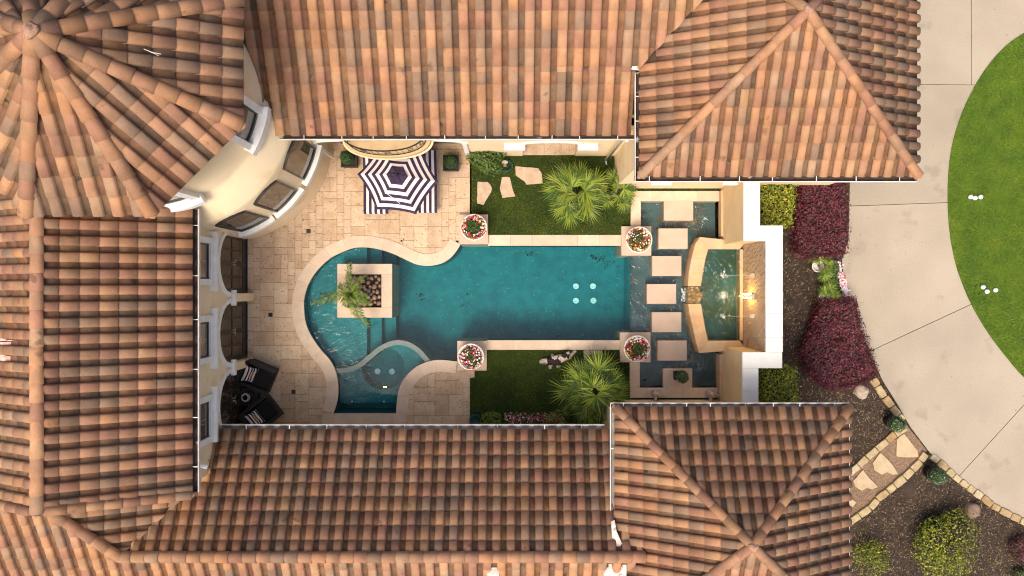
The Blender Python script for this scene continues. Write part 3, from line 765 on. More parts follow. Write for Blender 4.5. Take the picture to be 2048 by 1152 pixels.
def gutter(root, a, b, outw, w=.14, dep=.11, inner='gutd', nb=6, lip=.018, seed=0):
    """open half trough along an eave, with white outer lip and strap brackets"""
    a = Vector(a); b = Vector(b); t = (b - a).normalized(); o_ = Vector((outw[0], outw[1], 0)); z0 = Vector((0, 0, -dep))
    m_ = MB()
    def strip(p, q, mi): m_.face([a + p, b + p, b + q, a + q], mi)
    U0 = Vector((0, 0, 0)); 
    strip(U0, z0 * .7 + o_ * w * .15, 0); strip(z0 * .7 + o_ * w * .15, z0 + o_ * w * .5, 0); strip(z0 + o_ * w * .5, z0 * .6 + o_ * (w - lip), 0); strip(z0 * .6 + o_ * (w - lip), o_ * (w - lip), 0)
    strip(o_ * (w - lip), o_ * w, 1); strip(o_ * w, z0 + o_ * w, 1); strip(z0 + o_ * w, z0 * 1.02, 1); strip(z0 * 1.02, U0, 1)
    for e in (a, b): m_.face([e, e + z0, e + z0 + o_ * w, e + o_ * w], 1)
    g_ = m_.build('gutter', [M[inner], M['gutw']], root)
    rr_ = random.Random(seed); D = (b - a).length
    for k in range(nb):
        p = a + t * D * (k + .5 + rr_.uniform(-.18, .18)) / nb; m_ = MB()
        q = [p - t * .011, p + t * .011, p + t * .011 + o_ * w, p - t * .011 + o_ * w]
        m_.prism([(v.x, v.y) for v in q], p.z + .002, p.z + .009); m_.build('gutter_strap', M['gutw'], g_)
    return g_

# ================================================================== house: upper right pavilion (pyramid roof)
A_ = thing('house_pavilion', (6.9, 5.5, 0), 'corner pavilion under the pyramid tile roof in the upper right, next to the driveway', 'house wing', 'tile-roofed house wings around the pool court')
x0, x1, ye, ze, tn = 3.325, 10.506, 2.909, 5.3, .494
hf = (x1 - x0) / 2; ax, ay, az = (x0 + x1) / 2, ye + hf, ze + tn * hf; yb = ye + 2 * hf
tl = []
tile_slope(A_, (x0, ye, ze), (1, 0), tn, .331, .40, [(x0, ye), (x1, ye), (ax, ay)], out=tl, seed=1, ws=[18, 8, 5, 14, 12, 12, 2, 4, 12, 10])
tile_slope(A_, (x0, yb, ze), (0, -1), tn, .331, .40, [(x0, ye), (ax, ay), (x0, yb)], skip=lambda m: m.z + .05 < 4.6 + .48 * (m.y - 4.122), out=tl, seed=2)
tile_slope(A_, (x1, ye, ze), (0, 1), tn, .331, .40, [(x1, ye), (x1, yb), (ax, ay)], out=tl, seed=3, ws=[8, 10, 16, 4, 14, 10, 14, 12, 12, 1])
tile_slope(A_, (x1, yb, ze), (-1, 0), tn, .331, .40, [(x1, yb), (x0, yb), (ax, ay)], out=tl, seed=4)
finish_tiles(A_, tl)
cz = [(x0, ye, ze), (x1, ye, ze), (x1, yb, ze), (x0, yb, ze)]
deck(A_, [(cz[i], cz[(i + 1) % 4], (ax, ay, az)) for i in range(4)])
for i, c_ in enumerate(cz): caps(A_, Vector(c_) + Vector((0, 0, .05)), (ax, ay, az + .06), .47, .135, 20 + i, .035)
m_ = MB(); m_.blob((ax, ay, az + .15), (.12, .11, .07), 3, .3); m_.build('ridge_mortar', M['lichen'], A_, True)
gutter(A_, (x0 - .145, ye, ze - .01), (x1 + .03, ye, ze - .01), (0, -1), .15, nb=7, seed=1)
gutter(A_, (x0, ye - .14, ze - .01), (x0, 5.6, ze - .01), (-1, 0), .13, nb=3, seed=2)
gutter(A_, (x1, ye - .05, ze - .06), (x1, yb, ze - .06), (1, 0), .05, nb=12, inner='gutg', seed=3)
m_ = MB(); m_.box((3.42, 3.32, -.05), (10.2, 9.8, 5.22)); m_.build('wall', M['cream'], A_)
m_ = MB(); m_.box((3.45, 2.95, 5.2), (10.4, 3.4, 5.26)); m_.box((3.35, 3.0, 5.2), (3.5, 9.8, 5.26)); m_.build('soffit', M['white'], A_)
for (u, v) in ((4.28, 4.92), (6.5, 6.94)):
    m_ = MB(); m_.box((u, 3.17, 1.72), (v, 3.318, 1.86)); m_.box((u + .03, 3.2, 1.62), (v - .03, 3.318, 1.718)); m_.build('capital', M['white'], A_)
m_ = MB(); m_.face([P(1251, 108, 5.36), P(1278, 104, 5.42), P(1281, 122, 5.4), P(1279, 141, 5.36), P(1262, 139, 5.36), P(1252, 136, 5.36)]); 
o = m_.build('roof_membrane', M['cap'], A_)

# ================================================================== upper wing
Bq_ = thing('house_wing', (-2, 6, 0), 'long tile-roofed house wing across the top, above the umbrella and curved balcony', 'house wing', 'tile-roofed house wings around the pool court')
by, bz, bt = 4.122, 4.6, .48
tl = []
tile_slope(Bq_, (-7.6, by, bz), (1, 0), bt, .4175, .405, [(-8.2, by), (3.20, by), (3.20, 5.62), (-8.2, 5.62)], out=tl, seed=6, skip=lambda m: hypot(m.x + 9.38, m.y - 5.02) < 2.5, ws=[12, 12, 11, 5, 14, 12, 10, 9, 11, 8])
tile_slope(Bq_, (-7.6, by, bz), (1, 0), bt, .4175, .405, [(-8.2, 5.62), (3.20, 5.62), (6.75, 9.22), (-8.2, 9.22)], out=tl, seed=7, skip=lambda m: hypot(m.x + 9.38, m.y - 5.02) < 2.5, ws=[12, 12, 12, 4, 14, 12, 11, 9, 11, 6])
finish_tiles(Bq_, tl)
deck(Bq_, [[(-8.2, by, bz), (3.2, by, bz), (3.2, 5.62, bz + bt * (5.62 - by)), (-8.2, 5.62, bz + bt * (5.62 - by))], [(-8.2, 5.62, bz + bt * (5.62 - by)), (3.2, 5.62, bz + bt * (5.62 - by)), (6.75, 9.22, bz + bt * (9.22 - by)), (-8.2, 9.22, bz + bt * (9.22 - by))]])
gutter(Bq_, (-6.86, by, bz - .01), (3.3, by, bz - .01), (0, -1), .12, nb=11, seed=4)
WY = 4.40
def archwall(spans, lo, hi, ztop, plane, axis, thick, mats, root, name, ztr=.13, proud=.05):
    """wall with arched openings. axis 'x': wall face at y=plane running along x, body behind (+y); axis 'y': face at x=plane, body behind (-x)"""
    def pt(u, dpt, z): return (u, plane + dpt, z) if axis == 'x' else (plane - dpt, u, z)
    cuts = sorted(spans); m_ = MB(); u = lo; seg = []
    def quad(a, b, za, zb):
        m_.face([pt(a, 0, za), pt(b, 0, zb), pt(b, 0, ztop), pt(a, 0, ztop)]); m_.face([pt(a, thick, za), pt(b, thick, zb), pt(b, thick, ztop), pt(a, thick, ztop)])
        m_.face([pt(a, 0, za), pt(b, 0, zb), pt(b, thick, zb), pt(a, thick, za)])
    for (a, b, zs, zc) in cuts:
        quad(u, a, 0, 0); m_.face([pt(a, 0, 0), pt(a, thick, 0), pt(a, thick, zs), pt(a, 0, zs)])
        N = 20; pr = None; t_ = MB(); arc = []
        for k in range(N + 1):
            q = -1 + 2 * k / N; arc.append(((a + b) / 2 + q * (b - a) / 2, zs + (zc - zs) * sqrt(max(0, 1 - q * q * .98)) if abs(q) < 1 else zs))
        for p, q in zip(arc, arc[1:]): quad(p[0], q[0], p[1], q[1])
        m_.face([pt(b, 0, 0), pt(b, thick, 0), pt(b, thick, zs), pt(b, 0, zs)])
        cu_, cz_ = (a + b) / 2, zs
        def outp(p, d_):
            vx, vz = p[0] - cu_, (p[1] - cz_) + .25; l = hypot(vx, vz); return (p[0] + vx / l * d_, p[1] + vz / l * d_)
        for p, q in zip(arc, arc[1:]):
            po, qo = outp(p, ztr), outp(q, ztr)
            t_.face([pt(p[0], -proud, p[1]), pt(q[0], -proud, q[1]), pt(qo[0], -proud, qo[1]), pt(po[0], -proud, po[1])])
            t_.face([pt(po[0], -proud, po[1]), pt(qo[0], -proud, qo[1]), pt(qo[0], .0, qo[1]), pt(po[0], 0, po[1])])
            t_.face([pt(p[0], -proud, p[1]), pt(q[0], -proud, q[1]), pt(q[0], .06, q[1]), pt(p[0], .06, p[1])])
        t_.build('arch_trim', M['white'], root)
        u = b
    quad(u, hi, 0, 0)
    return m_.build(name, mats, root)
archwall([(-5.95, -1.45, 2.25, 2.72), (.35, 2.1, 2.0, 2.35)], -6.4, 3.42, 4.5, WY, 'x', .22, M['cream'], Bq_, 'wall')
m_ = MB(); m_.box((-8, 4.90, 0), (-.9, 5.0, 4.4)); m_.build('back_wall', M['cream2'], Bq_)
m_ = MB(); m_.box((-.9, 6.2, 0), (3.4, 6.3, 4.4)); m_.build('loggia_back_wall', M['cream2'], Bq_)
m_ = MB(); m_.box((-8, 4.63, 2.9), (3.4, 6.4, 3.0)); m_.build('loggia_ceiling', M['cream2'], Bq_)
for (a, b) in ((-5.7, -4.6), (-2.9, -1.6)):
    d_ = MB(); d_.box((a, 4.82, 0), (b, 4.895, 2.3)); dd = d_.build('door', M['blackp'], Bq_)
    for k in range(3):
        q = MB(); w_ = (b - a) / 3; q.box((a + w_ * k + .05, 4.80, .15), (a + w_ * (k + 1) - .05, 4.822, 2.15)); q.build('pane', M['glass'], dd)
for (a, b) in ((-.24, .40), (2.0, 2.62)):
    q = MB(); q.box((a, WY - .2, 1.94), (b, WY - .002, 2.09)); q.box((a + .04, WY - .15, 1.82), (b - .04, WY - .002, 1.938)); q.build('capital', M['white'], Bq_)
for x_ in (-6.02, -1.42):
    q = MB(); q.box((x_ - .09, WY - .06, 0), (x_ + .05, WY - .001, 2.3)); q.build('pilaster', M['white'], Bq_)
q = MB(); q.tube([(3.12, 4.0, 4.45), (3.12, 4.2, 4.2), (3.12, 4.24, .25), (3.12, 4.1, .06)], .05, 8); q.build('downspout', M['white'], Bq_, True)
# curved balcony
bc = P(774, 277, 2.9); bal = MB(); N = 28
c0 = Vector((P(774, 0, 2.9).x, 4.40, 0)); hw = 1.28; dp = .58
def bpt(t, k=1.): return (c0.x + sin(t) * hw * k, WY - max(0, cos(t)) ** .8 * dp * k)
arc = [bpt(-pi / 2 + pi * k / N) for k in range(N + 1)]
bal.prism(arc, 2.72, 2.92); bl = bal.build('balcony', M['bal'], Bq_)
q = MB(); arc2 = [bpt(-pi / 2 + pi * k / N, 1.05) for k in range(N + 1)]; q.prism(arc2, 2.66, 2.718); q.build('balcony_cornice', M['cream'], bl)
q = MB()
rl = [(*bpt(-pi / 2 + pi * k / 40, .9), 3.62) for k in range(41)]
q.tube(rl, .022, 6); q.tube([(p[0], p[1], 3.0) for p in rl], .014, 5); q.build('balcony_rail', M['blackp'], bl)
for k in range(2, 39, 2):
    q = MB(); p = rl[k]; q.tube([(p[0], p[1], 2.92), (p[0], p[1], 3.6)], .011, 4); q.build('baluster', M['blackp'], bl)
for k in (5, 13, 21, 29, 35):
    q = MB(); p = rl[k]; t = (Vector(rl[k + 1]) - Vector(rl[k - 1])).normalized()
    q.tube([tuple(Vector(p) + t * cos(a * pi / 6) * .07 + Vector((0, 0, -.3 + sin(a * pi / 6) * .12))) for a in range(13)], .009, 4); q.build('scroll', M['blackp'], bl)
q = MB(); q.box((-8.2, 4.62, 3.0), (3.42, 4.70, 4.45)); q.build('upper_wall', M['cream'], Bq_)

# ================================================================== round tower, octagonal roof
T_ = thing('round_tower', (-9.38, 5.02, 0), 'round cream tower with octagonal tile roof in the upper left corner', 'tower')
tz, ta, ap = 7.9, .563, 3.376; cr = ap / cos(pi / 8); tc = Vector((-9.39, 5.02)); top = (tc.x, tc.y, tz + ta * ap)
vv = [Vector((tc.x + cr * cos(pi / 8 + k * pi / 4), tc.y + cr * sin(pi / 8 + k * pi / 4), tz)) for k in range(8)]
tl = []
for k in range(8):
    a, b = vv[k], vv[(k + 1) % 8]; e = (b - a).normalized()     # interior lies to the left of e
    tile_slope(T_, a, (e.x, e.y), ta, .447, .40, [(a.x, a.y), (b.x, b.y), (tc.x, tc.y)], out=tl, seed=30 + k, off=.12, ws=[14, 12, 10, 8, 13, 12, 6, 8, 12, 4] if k != 7 else [10, 12, 16, 2, 12, 8, 14, 10, 10, 1])
finish_tiles(T_, tl)
deck(T_, [(vv[k], vv[(k + 1) % 8], top) for k in range(8)])
for k in range(8): caps(T_, vv[k] + Vector((0, 0, .07)), Vector(top) + Vector((0, 0, .05)), .47, .175, 50 + k, .04)
m_ = MB(); m_.blob((top[0], top[1], top[2] + .19), (.17, .16, .08), 5, .35); m_.build('peak_mortar', M['lichen'], T_, True)
m_ = MB(); m_.lathe((-9.38, 5.0, 0), [(3.42, -.05), (3.42, 4.2), (3.40, 4.4), (2.9, 5.0), (2.83, 5.1), (2.83, 7.86), (3.3, 7.88)], 72); m_.build('wall', M['cream'], T_, True)
def cyl(th, r, z): return (-9.38 + r * cos(radians(th)), 5.0 + r * sin(radians(th)), z)
def tower_window(t0, t1, z0, z1, r, arch=.25, gl='glass'):
    N = 12; th = [t0 + (t1 - t0) * k / N for k in range(N + 1)]
    def zt(t): q = (t - (t0 + t1) / 2) / ((t1 - t0) / 2); return z1 - arch * q * q
    m_ = MB()
    def band(a0, a1, la, lb, ra, rb):
        pass
    # frame as a swept border
    loop = [(t, z0) for t in th] + [(t, zt(t)) for t in th[::-1]]
    ct, cz_ = (t0 + t1) / 2, (z0 + z1) / 2
    def ins(p, k): return (ct + (p[0] - ct) * (1 - k * 1.2), cz_ + (p[1] - cz_) * (1 - k))
    for i in range(len(loop)):
        p, q = loop[i], loop[(i + 1) % len(loop)]; pi_, qi = ins(p, .09), ins(q, .09)
        m_.face([cyl(p[0], r + .05, p[1]), cyl(q[0], r + .05, q[1]), cyl(qi[0], r + .05, qi[1]), cyl(pi_[0], r + .05, pi_[1])])
        m_.face([cyl(p[0], r + .05, p[1]), cyl(q[0], r + .05, q[1]), cyl(q[0], r - .02, q[1]), cyl(p[0], r - .02, p[1])])
        m_.face([cyl(pi_[0], r + .05, pi_[1]), cyl(qi[0], r + .05, qi[1]), cyl(qi[0], r - .02, qi[1]), cyl(pi_[0], r - .02, pi_[1])])
    w_ = m_.build('window', M['blackp'], T_)
    m_ = MB()
    for a, b in zip(th, th[1:]):
        m_.face([cyl(a, r + .018, z0 + .03), cyl(b, r + .018, z0 + .03), cyl(b, r + .018, zt(b) - .03), cyl(a, r + .018, zt(a) - .03)])
    m_.build('pane', M[gl], w_, True)
    return w_
def ledge(t0, t1, z0, z1, r0, r1, m='white', name='window_ledge'):
    m_ = MB(); N = 10
    for k in range(N):
        a, b = t0 + (t1 - t0) * k / N, t0 + (t1 - t0) * (k + 1) / N
        A, Bb, C, D = [(r0, z0), (r1, z0), (r1, z1), (r0, z1)]
        for p, q in ((A, Bb), (Bb, C), (C, D)):
            m_.face([cyl(a, p[0], p[1]), cyl(b, p[0], p[1]), cyl(b, q[0], q[1]), cyl(a, q[0], q[1])])
    for t in (t0, t1): m_.face([cyl(t, r0, z0), cyl(t, r1, z0), cyl(t, r1, z1), cyl(t, r0, z1)])
    return m_.build(name, M[m], T_)
for i, (a, b) in enumerate(((-71.5, -56), (-51, -35.5), (-29.5, -12))):
    tower_window(a, b, 1.95, 4.15, 3.42); ledge(a - 2, b + 2, 1.72, 1.92, 3.40, 3.60); ledge(a - 1, b + 1, 1.60, 1.718, 3.40, 3.52)
for (a, b) in ((-29, -7), (-86, -64)):
    tower_window(a + 3, b - 3, 5.45, 7.4, 2.83, .1); ledge(a - 1, b + 1, 5.15, 5.40, 2.82, 3.10)
    ledge(a, a + 3.2, 5.4, 7.5, 2.82, 2.98, name='window_surround'); ledge(b - 3.2, b, 5.4, 7.5, 2.82, 2.98, name='window_surround')
sx_, sy_, sz_ = -7.53, 4.93, 8.93
m_ = MB(); m_.tube([(sx_ - .14, sy_ + .05, sz_ + .07), (sx_, sy_, sz_), (sx_ + .15, sy_ - .01, sz_ - .07)], [.008, .013, .009], 5); m_.tube([(sx_, sy_, sz_), (sx_ + .12, sy_ - .06, sz_ - .04)], .006, 4)
tag(m_.build('fallen_stick', M['wood'], at=(sx_, sy_, sz_)), 'pale forked stick lying on the right-hand tiles of the tower roof', 'stick')
sx_, sy_, sz_ = P(284, 17, 9.0).x, P(284, 17, 9.0).y, 8.93
m_ = MB(); m_.tube([(sx_ - .08, sy_ - .06, sz_ + .03), (sx_, sy_, sz_), (sx_ + .07, sy_ + .05, sz_ - .03)], [.008, .011, .007], 5)
tag(m_.build('fallen_stick', M['wood'], at=(sx_, sy_, sz_)), 'small pale stick near the upper edge of the tower roof', 'stick')

# ================================================================== left wing (two storeys, arcade of doors)
L_ = thing('house_wing', (-11, -2, 0), 'two-storey tile-roofed left wing with three arched black double doors facing the patio', 'house wing', 'tile-roofed house wings around the pool court')
lx, lz, rx_, rz_ = -8.405, 5.06, -11.48, 6.54; lt = (rz_ - lz) / (lx - rx_); ly0, ly1 = -5.40, 3.4
tl = []
tile_slope(L_, (lx, ly0, lz), (0, 1), lt, .403, .385, [(lx, ly0), (lx, 2.1), (-9.3, ly1), (rx_, ly1), (rx_, ly0)], out=tl, seed=60, skip=lambda m: m.y > 2.75, ws=[10, 15, 13, 2, 14, 12, 7, 14, 11, 2])
tile_slope(L_, (rx_ - (lx - rx_), ly1, lz), (0, -1), lt, .403, .385, [(rx_, ly0), (rx_, ly1), (-14.6, ly1), (-14.6, ly0)], out=tl, seed=61, ws=[18, 10, 4, 14, 12, 14, 1, 4, 12, 10])
finish_tiles(L_, tl)
deck(L_, [[(lx, ly0, lz), (lx, 2.1, lz), (-9.3, ly1, lz + .43), (rx_, ly1, rz_), (rx_, ly0, rz_)], [(rx_, ly0, rz_), (rx_, ly1, rz_), (-14.6, ly1, lz), (-14.6, ly0, lz)]])
caps(L_, (rx_, ly0 - .05, rz_ + .04), (rx_, 2.6, rz_ + .04), .445, .165, 70, .03)
caps(L_, (lx, ly0 - .02, lz + .06), (rx_ + .2, ly0 - .02, rz_ - .04), .41, .135, 71, .03, name='verge_tile')
caps(L_, (-14.4, ly0 - .02, lz + .10), (rx_ - .2, ly0 - .02, rz_ - .04), .41, .135, 72, .03, name='verge_tile')
gutter(L_, (lx, ly0 + .02, lz - .01), (lx, 2.08, lz - .01), (1, 0), .155, nb=6, seed=5)
LX = -8.65
archs = [(-.17, 1.72, 1.8, 2.75), (-2.32, -.43, 1.8, 2.75), (-4.5, -2.58, 1.8, 2.75)]
archwall(archs, -5.3, 2.0, 5.0, LX, 'y', .30, M['cream'], L_, 'wall', .15, .04)
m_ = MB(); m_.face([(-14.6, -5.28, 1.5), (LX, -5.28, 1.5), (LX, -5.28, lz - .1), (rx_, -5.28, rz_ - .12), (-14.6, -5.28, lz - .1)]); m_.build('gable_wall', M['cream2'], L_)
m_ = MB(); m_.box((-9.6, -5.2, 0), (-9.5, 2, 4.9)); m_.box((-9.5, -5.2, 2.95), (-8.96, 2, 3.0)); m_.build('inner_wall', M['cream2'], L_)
for y_ in (-.30, -2.45):
    m_ = MB(); m_.box((LX + .001, y_ - .125, 0), (LX + .05, y_ + .125, 1.68)); m_.build('pilaster', M['cream'], L_)
    m_ = MB(); m_.box((LX + .001, y_ - .24, 1.69), (LX + .12, y_ + .24, 1.83)); m_.box((LX + .001, y_ - .19, 1.60), (LX + .08, y_ + .19, 1.688)); m_.build('capital', M['white'], L_)
m_ = MB(); m_.box((LX + .001, 1.66, 1.60), (LX + .14, 1.98, 1.80)); m_.build('capital', M['white'], L_)
for (y0, y1, _, _) in archs:
    m_ = MB(); xf = -8.84
    m_.box((xf - .10, y0 + .002, 2.36), (xf, y1 - .002, 2.9)); m_.box((xf - .1, y0 + .002, 0), (xf + .02, y0 + .09, 2.36)); m_.box((xf - .1, y1 - .09, 0), (xf + .02, y1 - .002, 2.36)); m_.box((xf - .1, y0 + .09, 0), (xf + .03, y1 - .09, .05))
    fr = m_.build('door_frame', M['blackp'], L_); ym = (y0 + y1) / 2
    for (a, b, s_) in ((y0 + .092, ym - .002, 1), (ym + .002, y1 - .092, -1)):
        m_ = MB(); t = .075
        m_.box((xf - .05, a, .06), (xf, a + t, 2.35)); m_.box((xf - .05, b - t, .06), (xf, b, 2.35)); mid = (a + b) / 2
        m_.box((xf - .05, mid - .022, .32), (xf - .002, mid + .022, 2.2))
        for z_, hz in ((.06, .26), (1.2, .05), (2.22, .13)): m_.box((xf - .048, a + t, z_), (xf - .003, b - t, z_ + hz))
        dr = m_.build('door', M['blackp'], L_)
        for (c_, d__) in ((a + t, mid - .022), (mid + .022, b - t)):
            for (e0, e1) in ((.32, 1.2), (1.25, 2.22)):
                q = MB(); q.box((xf - .035, c_, e0), (xf - .02, d__, e1)); q.build('pane', M['glass2'], dr)
        q = MB(); yh = b - t / 2 if s_ > 0 else a + t / 2
        q.box((xf, yh - .018, 1.0), (xf + .012, yh + .018, 1.2)); q.tube([(xf + .01, yh, 1.1), (xf + .05, yh, 1.1), (xf + .055, yh - s_ * .09, 1.1)], .011, 6); q.build('handle', M['brass'], dr)
for (a, b, la, lb) in ((.25, 1.26, -.10, 1.62), (-1.95, -.95, -2.32, -.58), (-4.22, -3.2, -4.42, -2.83)):
    z0_, z1_ = 3.55, 4.85; m_ = MB(); f_ = .17
    m_.box((LX + .002, a - f_, z0_ - .05), (LX + .10, a, z1_)); m_.box((LX + .002, b, z0_ - .05), (LX + .10, b + f_, z1_)); m_.box((LX + .002, a, z0_ - .17), (LX + .10, b, z0_)); m_.box((LX + .002, a - f_, z0_ - .17), (LX + .098, a, z0_ - .052)); m_.box((LX + .002, b, z0_ - .17), (LX + .098, b + f_, z0_ - .052))
    w_ = m_.build('window', M['white'], L_)
    m_ = MB(); m_.box((LX + .002, a, z0_), (LX + .04, a + .05, z1_)); m_.box((LX + .002, b - .05, z0_), (LX + .04, b, z1_)); m_.box((LX + .002, a + .05, z0_), (LX + .04, b - .05, z0_ + .05)); m_.build('window_frame', M['blackp'], w_)
    ym = (a + b) / 2
    m_ = MB(); m_.box((LX + .003, a + .05, z0_ + .05), (LX + .02, ym - .012, z1_)); m_.build('pane', M['glass'], w_)
    m_ = MB(); m_.box((LX + .003, ym + .012, z0_ + .05), (LX + .02, b - .05, z1_)); m_.build('pane', M['glass'], w_)
    m_ = MB(); m_.box((LX + .002, la, 3.26), (LX + .19, lb, 3.37)); m_.build('window_ledge', M['white'], w_)
m_ = MB()
for y_ in (.9, -1.4, -3.7): m_.box((LX + .001, y_ - .006, 2.9), (LX + .004, y_ + .006, 3.3))
m_.build('control_joint', M['mortar'], L_)
q = MB(); q.tube([P(394, 929, 4.3), P(413, 933, 4.1)], .07, 8); q.build('vent_pipe', M['white'], L_)
m_ = MB(); 
for (a, b, c_, d__) in ((0, 668, 25, 682), (0, 684, 22, 706), (0, 709, 21, 732)):
    def zr(px): 
        x = P(px, 0, 5.6).x; return rz_ - lt * (rx_ - x) + .16
    m_.face([P(a, d__, zr(a)), P(c_, d__, zr(c_)), P(c_, b, zr(c_)), P(a, b, zr(a))])
m_.build('mortar_patch', mat('white_mortar_smear', (.62, .5, .45), (.42, .2, .14), 7, .9, .4), L_)

# ================================================================== lower wing
W_ = thing('house_wing', (-4, -6.5, 0), 'long low tile-roofed house wing along the bottom, below the patio', 'house wing', 'tile-roofed house wings around the pool court')
wy, wz, wr, wrz = -4.146, 2.9, -7.303, 4.38; wt_ = (wrz - wz) / (wy - wr); ex = -10.68
tl = []
skipb = lambda m: (m.x > 2.86 and m.z + .05 < 4.0 + .511 * (m.x - 2.861)) 
for pl__, sd__ in (([(2.84, wy), (-8.63, wy), (-8.63, -5.199), (2.84, -5.199)], 80), ([(2.84, -5.199), (-8.576, -5.199), (ex, wr), (2.84, wr)], 86)):
    tile_slope(W_, (2.84, wy, wz), (-1, 0), wt_, .3945, .351, pl__, out=tl, seed=sd__, skip=skipb, ws=[14, 13, 11, 6, 12, 11, 7, 10, 12, 3])
tile_slope(W_, (2.84, wy, wz), (-1, 0), wt_, .3945, .351, [(2.84, -6.4), (2.84, wr), (3.7, wr)], out=tl, seed=81, skip=skipb)
south = []
tile_slope(W_, (-14.6, wr - 6 * .36, wrz - wt_ * 6 * .36), (1, 0), wt_, .3945, .36, [(ex, wr), (-14.6, wr), (-14.6, wr - 2.16), (3.9, wr - 2.16), (3.7, wr)], out=tl, seed=82, skip=lambda m: m.x > 2.86 and m.z + .05 < 4.0 + .511 * (m.x - 2.861), ws=[18, 11, 5, 14, 10, 13, 1, 4, 14, 10])
tile_slope(W_, (-14.6, wr - 6 * .36, wrz - wt_ * 6 * .36), (1, 0), wt_, .3945, .36, [(ex, wr), (-14.6, wr), (-14.6, -5.3), (-12.683, -5.3)], out=tl, seed=83, ws=[18, 11, 5, 14, 10, 13, 1, 4, 14, 10])
Ez = lambda x: wrz - wt_ * (x - ex)
tile_slope(W_, (-7.523, -7.3, Ez(-7.523)), (0, 1), wt_, .3945, .351, [(ex, wr), (-8.63, -5.253), (-8.63, -4.9), (-13.0, -4.9)], out=tl, seed=84, ws=[10, 8, 20, 6, 14, 8, 14, 8, 12, 1])
finish_tiles(W_, tl)
deck(W_, [[(2.84, wy, wz), (-8.63, wy, wz), (-8.63, -5.253, wz + wt_ * 1.107), (ex, wr, wrz), (2.84, wr, wrz)], [(2.84, -6.4, wz + wt_ * 2.254), (2.84, wr, wrz), (3.7, wr, wrz)],
          [(ex, wr, wrz), (-14.6, wr, wrz), (-14.6, wr - 2.5, wrz - wt_ * 2.5), (3.9, wr - 2.5, wrz - wt_ * 2.5), (3.7, wr, wrz)],
          [(ex, wr, wrz), (-14.6, wr, wrz), (-14.6, -5.3, wrz + wt_ * 2.003), (-12.683, -5.3, wrz + wt_ * 2.003)],
          [(ex, wr, wrz), (-8.63, -5.253, Ez(-8.63)), (-8.63, -4.9, Ez(-8.63)), (-13.0, -4.9, Ez(-13.0))]])
caps(W_, (3.62, wr, wrz + .05), (ex, wr, wrz + .05), .375, .165, 90, .03)
caps(W_, (ex + .05, wr, wrz + .05), (ex - 2.0, wr + 2.0, wrz + wt_ * 2.0 + .05), .42, .155, 91, .04, endcap=False)
gutter(W_, (-8.55, wy, wz - .01), (2.72, wy, wz - .01), (0, 1), .14, inner='gutg', nb=9, seed=6)
m_ = MB(); m_.box((-8.6, -9.2, 0), (2.84, -4.72, 2.75)); m_.build('wall', M['cream'], W_)
m_ = MB(); m_.box((-8.5, -4.71, 2.72), (2.7, -4.2, 2.76)); m_.build('soffit', M['white'], W_)
wm = mat('dirty_roof_membrane', (.62, .60, .57), (.42, .37, .33), 6, .8, .3, c3=(.3, .22, .17), t3=.62, sc3=9)
def patch(pts, z, root, lift=.12):
    m_ = MB(); m_.face([P(a, b, z(a, b) + lift) for a, b in pts]); return m_.build('roof_membrane', wm, root)
zN = lambda a, b: min(wrz, 4.0) + .12
patch([(1222, 1043), (1229, 1040), (1233, 1062), (1243, 1085), (1250, 1098), (1248, 1103), (1226, 1102)], lambda a, b: 4.18, W_, .1)
patch([(1207, 1135), (1217, 1135), (1217, 1122), (1253, 1122), (1253, 1160), (1207, 1160)], lambda a, b: 4.12, W_, .14)
patch([(974, 1135), (998, 1135), (998, 1165), (974, 1165)], lambda a, b: 4.12, W_, .13)

# ================================================================== lower right pavilion
D_ = thing('house_pavilion', (6.1, -6.5, 0), 'corner pavilion under the pyramid tile roof at the bottom right, beside the flagstone path', 'house wing', 'tile-roofed house wings around the pool court')
x0, x1, ye, ze, tn = 2.861, 9.347, -3.306, 4.0, .511
hf = (x1 - x0) / 2; ax, ay, az = (x0 + x1) / 2, ye - hf, ze + tn * hf; yb = ye - 2 * hf
tl = []
tile_slope(D_, (x1, ye, ze), (-1, 0), tn, .355, .368, [(x0, ye), (x1, ye), (ax, ay)], out=tl, seed=101, ws=[14, 15, 9, 6, 12, 12, 7, 9, 12, 2])
tile_slope(D_, (x0, ye, ze), (0, -1), tn, .355, .368, [(x0, ye), (ax, ay), (x0, yb)], out=tl, seed=102, skip=lambda m: m.z + .1 < wrz - wt_ * abs(m.y - wr) and m.x < 3.7, ws=[18, 14, 7, 12, 12, 12, 3, 5, 12, 8])
tile_slope(D_, (x1, yb, ze), (0, 1), tn, .355, .368, [(x1, ye), (x1, yb), (ax, ay)], out=tl, seed=103, ws=[12, 10, 13, 5, 14, 12, 10, 10, 12, 1])
tile_slope(D_, (x0, yb, ze), (1, 0), tn, .355, .368, [(x1, yb), (x0, yb), (ax, ay)], out=tl, seed=104)
finish_tiles(D_, tl)
cz = [(x0, ye, ze), (x1, ye, ze), (x1, yb, ze), (x0, yb, ze)]
deck(D_, [(cz[i], cz[(i + 1) % 4], (ax, ay, az)) for i in range(4)])
for i, c_ in enumerate(cz): caps(D_, Vector(c_) + Vector((0, 0, .05)), (ax, ay, az + .06), .45, .135, 120 + i, .035)
m_ = MB(); m_.blob((ax, ay, az + .15), (.12, .11, .07), 8, .3); m_.build('ridge_mortar', M['lichen'], D_, True)
gutter(D_, (x0 - .13, ye, ze - .01), (x1 + .03, ye, ze - .01), (0, 1), .115, inner='gutg', nb=8, seed=7)
gutter(D_, (x0, ye + .11, ze - .01), (x0, -6.35, ze - .01), (-1, 0), .13, inner='gutg', nb=1, seed=8)
